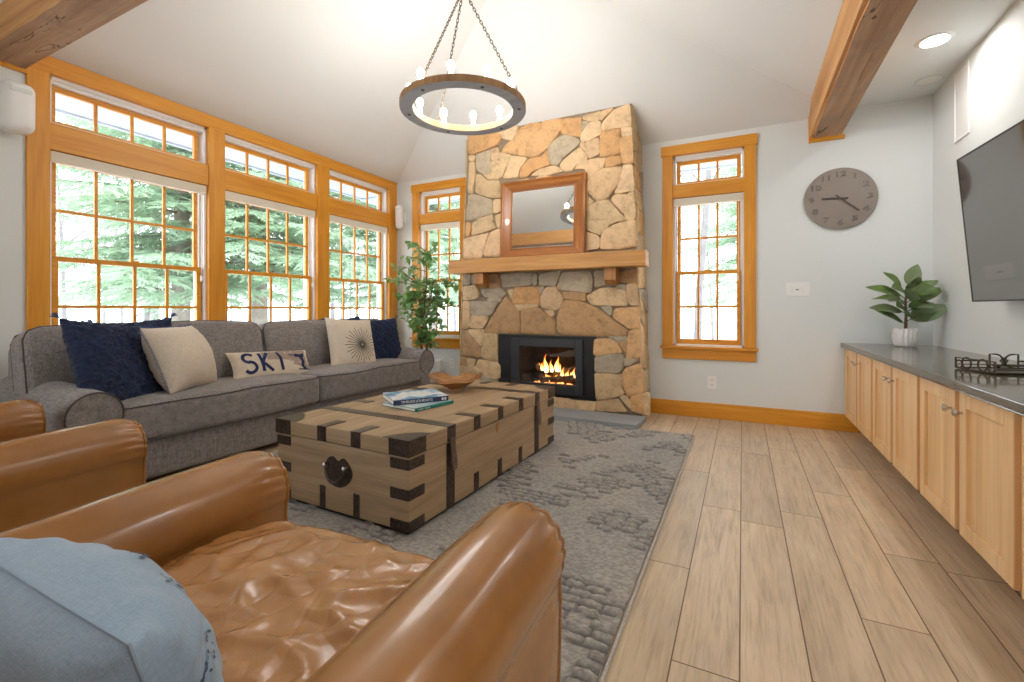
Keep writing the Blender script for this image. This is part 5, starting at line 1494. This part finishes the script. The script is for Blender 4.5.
# ---------------------------------------------------------------- books and bowl on the trunk
TOPZ = RT + ZTp + 0.0005
def book(label, loc, rz, L, W, T, cover, title, tz):
    """spine along local -y, length L along x"""
    t = thing('book', label, 'book', loc, rz)
    m = MB(); ct = 0.003
    m.box(-L / 2, L / 2, 0, W, 0, ct).box(-L / 2, L / 2, 0, W, T - ct, T).box(-L / 2, L / 2, -0.004, ct, 0, T)
    co = m.build('cover', cover, t, bevel=0.0012)
    MB().box(-L / 2 + 0.004, L / 2 - 0.004, ct, W - 0.004, ct, T - ct).build('pages', 'paper', t)
    if title:
        vs, fs = text_mesh(title[0], tz, 0.0004)
        MB().add(vs, fs, False, Matrix.Translation((title[1], -0.0046, T / 2)) @ Matrix.Rotation(R(90), 4, 'X')).build('spine_title', 'letter', co)
    return t, co
def jacket(name, cols, seed):
    s = N(name); n = s.noise(s.coord('Object'), 7, 3, 0.5); s.l(s.ramp(n, cols), s.b.inputs['Base Color']); s.set(Roughness=0.25); return s.m
M['jacket_blue'] = jacket('blue_white_jacket', [(0.35, lin((90, 140, 186))), (0.47, lin((150, 190, 220))), (0.54, lin((236, 238, 238))), (0.7, lin((226, 226, 222)))], 1)
M['jacket_pale'] = jacket('pale_jacket', [(0.3, lin((150, 190, 196))), (0.6, lin((214, 226, 228)))], 2)
t, co = book('pale book with a teal spine lying flat on the trunk under another book', (-1.672, 2.292, TOPZ), R(80), 0.315, 0.30, 0.020, 'teal_cover', None, 0.013)
q = MB()
for k, w_ in enumerate((5, 4, 6, 4, 0, 5, 6, 4, 5)):
    if w_: q.box(-0.135 + k * 0.0105, -0.135 + k * 0.0105 + w_ * 0.0011, -0.0046, -0.0042, 0.0065, 0.0135)
q.build('spine_title', 'letter', co)['kind'] = 'stuff'
MB().box(-0.157, 0.157, 0.004, 0.299, 0.0202, 0.0212).build('jacket', 'jacket_pale', t)
t, co = book('navy-spined picture book resting on top of the teal-spined book', (-1.763, 2.28, TOPZ + 0.0215), R(55), 0.346, 0.29, 0.030, 'navy_cover', ('TIMELESS JOURNEYS', -0.03), 0.022)
MB().box(-0.172, 0.172, 0.004, 0.289, 0.0302, 0.0312).build('jacket', 'jacket_blue', t)
q = MB(); q.box(0.128, 0.140, -0.0045, -0.0042, 0.007, 0.023).box(0.146, 0.158, -0.0045, -0.0042, 0.007, 0.023); q.build('spine_emblem', 'letter', co)

M['bowl'] = wood('burl_bowl', (118, 74, 30), (162, 108, 52), (188, 138, 80), 'x', 0.35, 1.4, coat=0.3)
m = MB(); n = 56; prof_o = [(0.055, 0.0), (0.052, 0.012), (0.07, 0.022), (0.12, 0.045), (0.158, 0.075), (0.178, 0.082)]; prof_i = [(0.170, 0.106), (0.150, 0.082), (0.11, 0.055), (0.06, 0.038), (0.0, 0.034)]
vs = []
pf = prof_o + prof_i
for k, (r_, z_) in enumerate(pf):
    for i in range(n):
        a = 2 * PI * i / n
        w = (z_ / 0.082) ** 2
        lift = w * (0.011 * math.cos(2 * a) * 1.0 + 0.006 * math.cos(5 * a + 1))
        sc2 = 1 + w * 0.10 * (math.cos(2 * a))
        vs.append((r_ * sc2 * math.cos(a), r_ * (1 - 0.05 * w) * math.sin(a), z_ + lift))
fs = [tuple(range(n))[::-1]]
for k in range(len(pf) - 1):
    for i in range(n): fs.append((k * n + i, k * n + (i + 1) % n, (k + 1) * n + (i + 1) % n, (k + 1) * n + i))
m.add(vs, fs, True); bw = tag(m.build('wooden_bowl', 'bowl', None, angle=60), 'hand-carved wooden bowl with a wavy live edge on the trunk', 'bowl'); bw.location = (-1.905, 2.86, TOPZ); bw.rotation_euler = (0, 0, R(26.6))
# ================================================================ WALL CABINETS AND COUNTER
FX = 0.806
def cabinet(y0_, y1_, label):
    t = thing('wall_cabinet', label, 'cabinet', (1.09, (y0_ + y1_) / 2, 0.132), 0, None); O = t.location
    zb, zt = 0.132, 0.728
    m = MB().box(FX + 0.014, XR - 0.001, y0_ + 0.001, y1_ - 0.001, zb, zt); m.build('body', 'maple_z', t, off=O)
    yc_ = (y0_ + y1_) / 2; f = MB()
    for a, b in ((y0_ + 0.001, y0_ + 0.034), (y1_ - 0.034, y1_ - 0.001), (yc_ - 0.034, yc_ + 0.034)): f.box(FX, FX + 0.014, a, b, zb, zt)
    f.box(FX, FX + 0.014, y0_ + 0.03, y1_ - 0.03, zt - 0.03, zt).box(FX, FX + 0.014, y0_ + 0.03, y1_ - 0.03, zb, zb + 0.02)
    f.build('face_frame', 'maple_edge', t, bevel=0.001, seg=1, off=O)
    for a, b, k in ((y0_ + 0.022, yc_ - 0.022, 1), (yc_ + 0.022, y1_ - 0.022, 0)):
        d = MB(); r_ = 0.062; x0, x1 = FX - 0.020, FX - 0.0005; z0, z1 = zb + 0.004, zt - 0.012
        d.box(x0, x1, a, a + r_, z0, z1).box(x0, x1, b - r_, b, z0, z1).box(x0 + 0.0002, x1, a + r_, b - r_, z1 - r_, z1).box(x0 + 0.0002, x1, a + r_, b - r_, z0, z0 + r_)
        do = d.build('door', 'maple_z', t, bevel=0.0018, seg=1, off=O)
        MB().box(x0 + 0.013, x1 - 0.003, a + r_ - 0.004, b - r_ + 0.004, z0 + r_ - 0.004, z1 - r_ + 0.004).build('door_panel', 'maple_z', do, off=O)
        ky = b - 0.03 if k else a + 0.03
        K = MB(); K.lathe([(0.006, 0.0), (0.005, 0.012), (0.012, 0.018), (0.0155, 0.024), (0.013, 0.030), (0.0, 0.032)], 14, Matrix.Translation((x0, ky, z1 - 0.085)) @ Matrix.Rotation(R(-90), 4, 'Y'))
        K.build('knob', 'nickel', do, off=O)
YS = [4.816, 3.889, 2.964, 2.038, 1.112, 0.186]
LB = ['pale maple double-door wall cabinet in the corner below the potted plant', 'pale maple wall cabinet second from the corner, between plant and wire tray',
      'pale maple wall cabinet below the iron wire tray', 'pale maple wall cabinet directly below the television', 'pale maple wall cabinet at the end of the row farthest from the plant']
for i in range(5): cabinet(YS[i + 1], YS[i] - 0.002, LB[i])
m = MB(); m.box(0.757, XR - 0.001, 0.15, 4.817, 0.729, 0.760)
m.box(0.757, 0.775, 0.15, 4.817, 0.722, 0.729)
tag(m.build('countertop', 'stone_top', None, bevel=0.003), 'dark polished stone countertop running over the wall cabinets', 'countertop')

# potted plant on the counter --------------------------------------
pt = thing('potted_plant', 'small broad-leaved plant in a white fluted pot on the dark countertop', 'plant', (1.125, 4.53, 0.7605))
m = MB(); n = 72; prof = [(0.056, 0.0), (0.066, 0.008), (0.076, 0.045), (0.079, 0.075), (0.075, 0.11), (0.066, 0.138), (0.062, 0.140), (0.060, 0.136), (0.060, 0.118)]
vs = []
for r_, z_ in prof:
    for i in range(n):
        a = 2 * PI * i / n; amp = 0.0 if z_ < 0.005 or r_ < 0.0655 else 0.0075
        rr_ = r_ + amp * math.cos(16 * (a + 1.6 * z_ * (1 if z_ < 0.08 else 0.2) * 2))
        vs.append((rr_ * math.cos(a), rr_ * math.sin(a), z_))
fs = [tuple(range(n))[::-1]] + [(k * n + i, k * n + (i + 1) % n, (k + 1) * n + (i + 1) % n, (k + 1) * n + i) for k in range(len(prof) - 1) for i in range(n)]
m.add(vs, fs, True); m.build('pot', 'ceramic', pt, angle=70)
MB().lathe([(0.0, 0.120), (0.0605, 0.118)], 24, cap=False).build('soil', 'soil', pt)
m = MB().tube([(0, 0, 0.11), (0.004, 0.003, 0.24), (0.0, 0.0, 0.36), (0.01, 0.0, 0.46)], [0.011, 0.009, 0.008, 0.005], 8); m.build('stem', 'bark', pt)
rc = Vector((math.cos(R(26.6)), math.sin(R(26.6)), 0)); fc = Vector((-math.sin(R(26.6)), math.cos(R(26.6)), 0))
def broad_leaf(base, d, L, W, droop, parent, roll=0.0, mat='rubber_leaf'):
    d = d.normalized(); side = d.cross(Vector((0, 0, 1)))
    if side.length < 0.1: side = rc.copy()
    side.normalize(); up = side.cross(d).normalized()
    N_ = (-fc * 0.9 + Vector((0, 0, 0.75)) + rc * roll).normalized(); side = d.cross(N_).normalized(); up = side.cross(d).normalized(); roll = 0.0
    side, up = side * math.cos(roll) + up * math.sin(roll), up * math.cos(roll) - side * math.sin(roll)
    m = MB(); nl, nw = 12, 6
    def f(a, b):
        t = a; w = W / 2 * (math.sin(PI * min(1, t ** 0.85)) ** 0.75) * (1 - 0.25 * t); q = 2 * b - 1
        p = base + d * L * t + Vector((0, 0, -droop * L * t * t)) + side * w * q + up * (0.22 * w * abs(q) ** 1.4 + 0.003 * math.sin(t * 9 + q * 3))
        return p
    m.grid(nl, nw, f, True)
    m.tube([base + d * L * t * 1.0 + Vector((0, 0, -droop * L * t * t)) - up * 0.001 for t in (0, .3, .6, .95)], [0.003, 0.0025, 0.002, 0.0008], 5)
    m.tube([base - d * 0.035 + Vector((0, 0, -0.012)), base], 0.003, 5)
    return m.build('leaf', mat, parent, angle=180)
# (height, direction in right/towards-camera/up, length, width, droop)
for (h_, dr, df, du, L, W, dp, rl) in [(0.47, 0.50, 0.1, 1.0, 0.20, 0.115, 0.05, -0.3), (0.46, 0.9, 0.3, 0.60, 0.19, 0.09, 0.1, 0.3), (0.42, -0.80, -0.35, 0.42, 0.17, 0.14, 0.25, 0.35), (0.42, 0.62, -0.60, 0.30, 0.17, 0.14, 0.25, -0.35),
        (0.39, -1.0, 0.25, 0.42, 0.26, 0.12, 0.1, 0.2), (0.35, 1.0, 0.05, 0.42, 0.31, 0.135, 0.05, -0.2), (0.36, -0.5, 0.8, 0.25, 0.20, 0.11, 0.2, 0.0), (0.27, -1.0, -0.1, 0.20, 0.29, 0.10, 0.1, 0.3), (0.29, -0.75, -0.55, 0.28, 0.20, 0.13, 0.2, 0.5),
        (0.28, 0.30, -0.9, 0.30, 0.17, 0.15, 0.2, 0.2), (0.30, 1.0, 0.2, 0.20, 0.25, 0.10, 0.05, -0.2), (0.21, 0.95, -0.35, 0.42, 0.27, 0.17, 0.0, -0.3), (0.19, -1.0, -0.2, 0.42, 0.28, 0.11, 0.05, 0.4), (0.33, 0.2, 0.9, 0.3, 0.20, 0.11, 0.2, 0.0), (0.37, -0.35, -0.9, 0.45, 0.17, 0.13, 0.2, 0.1), (0.44, -0.1, -0.8, 0.8, 0.16, 0.11, 0.15, -0.1), (0.24, -0.55, -0.8, 0.35, 0.18, 0.12, 0.2, 0.2), (0.40, 1.0, -0.3, 0.75, 0.22, 0.11, 0.1, -0.2), (0.46, -0.6, 0.2, 0.75, 0.18, 0.11, 0.1, 0.2)]:
    broad_leaf(Vector((0.0, 0.0, h_)) + (rc * dr - fc * -df).normalized() * 0.028, rc * dr + fc * df + Vector((0, 0, du)), L, W, dp, pt, rl)

# iron wire tray on the counter ------------------------------------
M['tray_iron'] = plain('tray_iron', (78, 68, 56), 0.35, 0.7, var=0.2, scale=40)
ty = thing('serving_tray', 'low iron wire tray with linked loop handles on the dark countertop', 'tray', (1.145, 2.90, 0.7605), R(17))
m = MB(); LX_, LY_ = 0.20, 0.11
for s_ in (-1, 1): m.tube([(-LX_, s_ * LY_, 0.006), (LX_, s_ * LY_, 0.006)], 0.004, 6); m.tube([(-LX_, s_ * LY_, 0.040), (-0.058, s_ * LY_, 0.040)], 0.004, 6); m.tube([(0.058, s_ * LY_, 0.040), (LX_, s_ * LY_, 0.040)], 0.004, 6); m.tube([(-LX_, s_ * LY_, 0.022), (LX_, s_ * LY_, 0.022)], 0.0025, 6); m.tube([(s_ * LX_, -LY_, 0.006), (s_ * LX_, LY_, 0.006)], 0.004, 6)
m.box(-LX_, LX_, -LY_, LY_, 0.002, 0.005)
m.build('tray_base', 'tray_iron', ty)
def dloop(cx, flip, y_, z0, z1):
    w = 0.055; zc = (z0 + z1) / 2; hh = (z1 - z0) / 2
    pts = [(cx - flip * w / 2, y_, z0), (cx - flip * w / 2, y_, z1)] + [(cx - flip * w * 0.1 + flip * w * 0.6 * math.sin(R(a)), y_, zc + hh * math.cos(R(a))) for a in range(0, 181, 20)]
    return pts
for s_ in (-1, 1):
    h = MB()
    h.tube(dloop(-0.031, 1, s_ * LY_, 0.008, 0.072), 0.004, 6, closed=True); h.tube(dloop(0.031, -1, s_ * LY_, 0.008, 0.072), 0.004, 6, closed=True)
    h.tube([(-0.016, s_ * LY_, 0.040), (0, s_ * LY_, 0.056), (0.016, s_ * LY_, 0.040), (0, s_ * LY_, 0.024)], 0.0035, 6, closed=True)
    h.build('loop_handle', 'tray_iron', ty)
    e = MB()
    for k in (-1, 1):
        c = [(s_ * LX_, k * 0.045 + 0.026 * math.cos(R(a)), 0.034 + 0.026 * math.sin(R(a))) for a in range(0, 360, 24)]; e.tube(c, 0.0038, 6, closed=True)
        e.tube([(s_ * LX_, k * 0.09 + 0.02 * math.cos(R(a)), 0.026 + 0.018 * math.sin(R(a))) for a in range(0, 360, 30)], 0.0035, 6, closed=True)
    e.tube([(s_ * LX_, -LY_, 0.055), (s_ * LX_, LY_, 0.055)], 0.0035, 6); e.tube([(s_ * LX_, -LY_, 0.006), (s_ * LX_, -LY_, 0.055)], 0.004, 6); e.tube([(s_ * LX_, LY_, 0.006), (s_ * LX_, LY_, 0.055)], 0.004, 6)
    e.build('end_gallery', 'tray_iron', ty)

# television --------------------------------------------------------
tv = thing('television', 'large dark flat television tilted forward above the stone countertop', 'television', (1.206, 3.62, 1.09))
# local: x along the screen towards the camera, y out of the screen face, z up the screen
ex = Vector((0.062, -0.998, 0)).normalized(); fwd = Vector((-ex.y, ex.x, 0)) * -1          # horizontal normal into the room
fwd = Vector((-0.998, -0.062, 0)); lean = R(4.8)
ez = (Vector((0, 0, 1)) * math.cos(lean) + fwd * math.sin(lean)); ey = ez.cross(ex).normalized()
rm = Matrix((ex, ey, ez)).transposed()
tv.rotation_mode = 'XYZ'; tv.rotation_euler = rm.to_euler('XYZ')
sgn = 1 if ey.dot(fwd) > 0 else -1
TWd, THt = 1.46, 0.845
def yb(a, b): return tuple(sorted((sgn * a, sgn * b)))
m = MB(); m.box(0, TWd, *yb(-0.028, -0.002), 0, THt); m.build('housing', 'black', tv, bevel=0.003)
m = MB(); bz = 0.008
m.box(0, TWd, *yb(-0.002, 0.002), 0, bz).box(0, TWd, *yb(-0.002, 0.002), THt - bz, THt).box(0, bz, *yb(-0.002, 0.002), bz, THt - bz).box(TWd - bz, TWd, *yb(-0.002, 0.002), bz, THt - bz); m.build('bezel', 'charcoal', tv)
MB().box(bz, TWd - bz, *yb(-0.002, 0.0), bz, THt - bz).build('screen', 'screen', tv)
inv = (Matrix.Translation(tv.location) @ rm.to_4x4()).inverted()
m = MB(); m.box(XR - 0.02, XR - 0.001, 2.60, 3.10, 1.35, 1.65); m.tube([(XR - 0.02, 2.85, 1.5), (1.26, 2.88, 1.5)], 0.035, 10); m.v = [tuple(inv @ Vector(p)) for p in m.v]; m.build('wall_mount', 'black', tv)

# wall clock --------------------------------------------------------
ck = thing('wall_clock', 'large round taupe wall clock with outlined numerals showing twenty past nine', 'clock', (0.752, YB, 2.0))
def TF(d): return Matrix.Translation((0, -d, 0)) @ Matrix.Rotation(R(90), 4, 'X')
MB().lathe([(0.255, 0.0), (0.262, 0.006), (0.264, 0.016), (0.262, 0.020), (0.258, 0.0215), (0.0, 0.022)], 96, TF(0.003)).build('face', 'clock', ck, angle=30)
for k in range(1, 13):
    a = R(90 - 30 * k); vs, fs = text_mesh(str(k), 0.074, 0, 0.0013)
    MB().add([(x * 1.25, y * 0.86, z) for x, y, z in vs], fs, True, Matrix.Translation((0.208 * math.cos(a), -0.0262, 0.208 * math.sin(a))) @ Matrix.Rotation(R(90), 4, 'X')).build('numeral', 'clock_dark', ck)
def hand(name, ang, L, tail, w, d):
    m = MB(); m.box(-w / 2, w / 2, -0.0015, 0.0015, -tail, L)
    T = Matrix.Translation((0, -d, 0)) @ Matrix.Rotation(R(ang), 4, 'Y'); m.v = [tuple(T @ Vector(p)) for p in m.v]
    m.build(name, 'hand', ck, bevel=0.001)
hand('hour_hand', 281 - 8, 0.135, 0.055, 0.014, 0.0335); hand('minute_hand', 132, 0.175, 0.045, 0.010, 0.038)
MB().lathe([(0.009, 0.024), (0.009, 0.038), (0.0, 0.0385)], 14, TF(0.003)).build('hub', 'hand', ck)

# switch and outlets ------------------------------------------------
sw = thing('light_switch', 'white double light switch plate below the round clock', 'switch', (0.440, YB, 1.225))
MB().box(-0.088, 0.088, -0.006, -0.0005, -0.060, 0.060).build('plate', 'white', sw, bevel=0.003)
for a in (-0.06, 0.022): MB().box(a, a + 0.038, -0.009, -0.005, -0.034, 0.034).build('rocker', 'ceramic', sw, bevel=0.002)
MB().box(-0.012, 0.010, -0.008, -0.005, -0.006, 0.004).build('indicator', 'clock_dark', sw)
def outlet(label, x, z):
    t = thing('wall_outlet', label, 'outlet', (x, YB, z)); MB().box(-0.038, 0.038, -0.006, -0.0005, -0.060, 0.060).build('plate', 'white', t, bevel=0.003)
    for dz in (-0.024, 0.024):
        MB().box(-0.017, 0.017, -0.008, -0.005, dz - 0.015, dz + 0.015).build('socket_face', 'ceramic', t, bevel=0.002)
        MB().box(-0.009, -0.006, -0.0088, -0.0078, dz - 0.006, dz + 0.006).box(0.006, 0.009, -0.0088, -0.0078, dz - 0.006, dz + 0.006).build('slots', 'clock_dark', t)
outlet('white outlet low on the wall under the window next to the clock', -0.262, 0.345)
outlet('white outlet low on the wall between sofa and stone chimney', -3.255, 0.375)
ad = thing('power_adapter', 'white adapter box with a looped cord low on the wall behind the sofa arm', 'adapter', (-3.44, YB, 0.335))
vs, fs = rbox(0.09, 0.055, 0.15, 0.012, (2, 2, 2), None, (0, -0.0285, 0)); MB().add(vs, fs, True).build('adapter_box', 'white', ad)
MB().tube([(-0.04, -0.03, 0.02), (-0.08, -0.035, 0.035), (-0.11, -0.03, 0.0), (-0.09, -0.03, -0.05), (-0.13, -0.03, -0.10), (-0.15, -0.03, -0.30)], 0.0035, 6).build('cord', 'white', ad)

# ================================================================ FICUS IN THE CORNER
fi = thing('potted_ficus', 'tall leafy green ficus in the corner behind the sofa arm', 'plant', (-3.44, 4.52, 0))
MB().lathe([(0.10, 0.0), (0.13, 0.02), (0.15, 0.28), (0.155, 0.30), (0.145, 0.30), (0.14, 0.26)], 28).build('pot', 'ceramic', fi, angle=50)
MB().lathe([(0.0, 0.265), (0.141, 0.262)], 20, cap=False).build('soil', 'soil', fi)
rf = random.Random(77); st = MB(); lv = MB()
def leaf_at(p, d, L):
    d = d.normalized(); s_ = d.cross(Vector((rf.uniform(-.4, .4), rf.uniform(-.4, .4), 1))).normalized(); u = s_.cross(d)
    w = L * 0.36
    vs = [p, p + d * L * 0.3 + s_ * w * 0.85 + u * 0.004, p + d * L * 0.62 + s_ * w * 0.8 + u * 0.003, p + d * L - Vector((0, 0, 0.015)), p + d * L * 0.62 - s_ * w * 0.8 + u * 0.003, p + d * L * 0.3 - s_ * w * 0.85 + u * 0.004, p + d * L * 0.45 - u * 0.004]
    lv.add(vs, [(0, 1, 6), (1, 2, 6), (2, 3, 6), (3, 4, 6), (4, 5, 6), (5, 0, 6)])
trunks = [[(0.0, 0.0, 0.25), (0.03, 0.0, 0.7), (-0.03, 0.02, 1.1), (0.02, 0.0, 1.45), (-0.02, 0.02, 1.80)], [(0.03, -0.03, 0.25), (-0.04, -0.05, 0.7), (0.08, -0.04, 1.05), (0.14, -0.02, 1.40)], [(-0.04, 0.02, 0.25), (0.0, 0.05, 0.75), (-0.10, 0.02, 1.12), (-0.17, 0.0, 1.45)]]
for tk_ in trunks:
    pts = [Vector(p) for p in tk_]; st.tube(pts, [0.014 - 0.0026 * i for i in range(len(pts))], 7)
    for i in range(1, len(pts)):
        for q in range(13):
            t_ = rf.random(); p = pts[i - 1].lerp(pts[i], t_)
            if p.z < 0.62: continue
            a = rf.uniform(0, 2 * PI); env = 0.42 * math.sin(PI * min(1, max(0.05, (p.z - 0.55) / 1.45))) ** 0.7
            d = Vector((math.cos(a), 0.75 * math.sin(a), rf.uniform(-0.1, 0.7))); L = env * rf.uniform(0.5, 1.1)
            tip = p + d * L
            if (fi.location + tip).y > YB - 0.06: tip.y = YB - 0.06 - fi.location.y
            st.tube([p, p.lerp(tip, 0.5) + Vector((0, 0, 0.015)), tip], [0.004, 0.003, 0.001], 4, caps=False)
            for k in range(8):
                b = p.lerp(tip, 0.3 + 0.7 * (k + rf.random()) / 8)
                dd = Vector((rf.uniform(-1, 1), rf.uniform(-1, 0.6), rf.uniform(-0.9, 0.5))) + d * 0.4
                leaf_at(b, dd, rf.uniform(0.07, 0.115))
lv.v = [(x, min(y, YB - 0.03 - fi.location.y), z) for x, y, z in lv.v]
st.build('stems', 'bark', fi); lv.build('leaf_crown', 'leaf', fi)
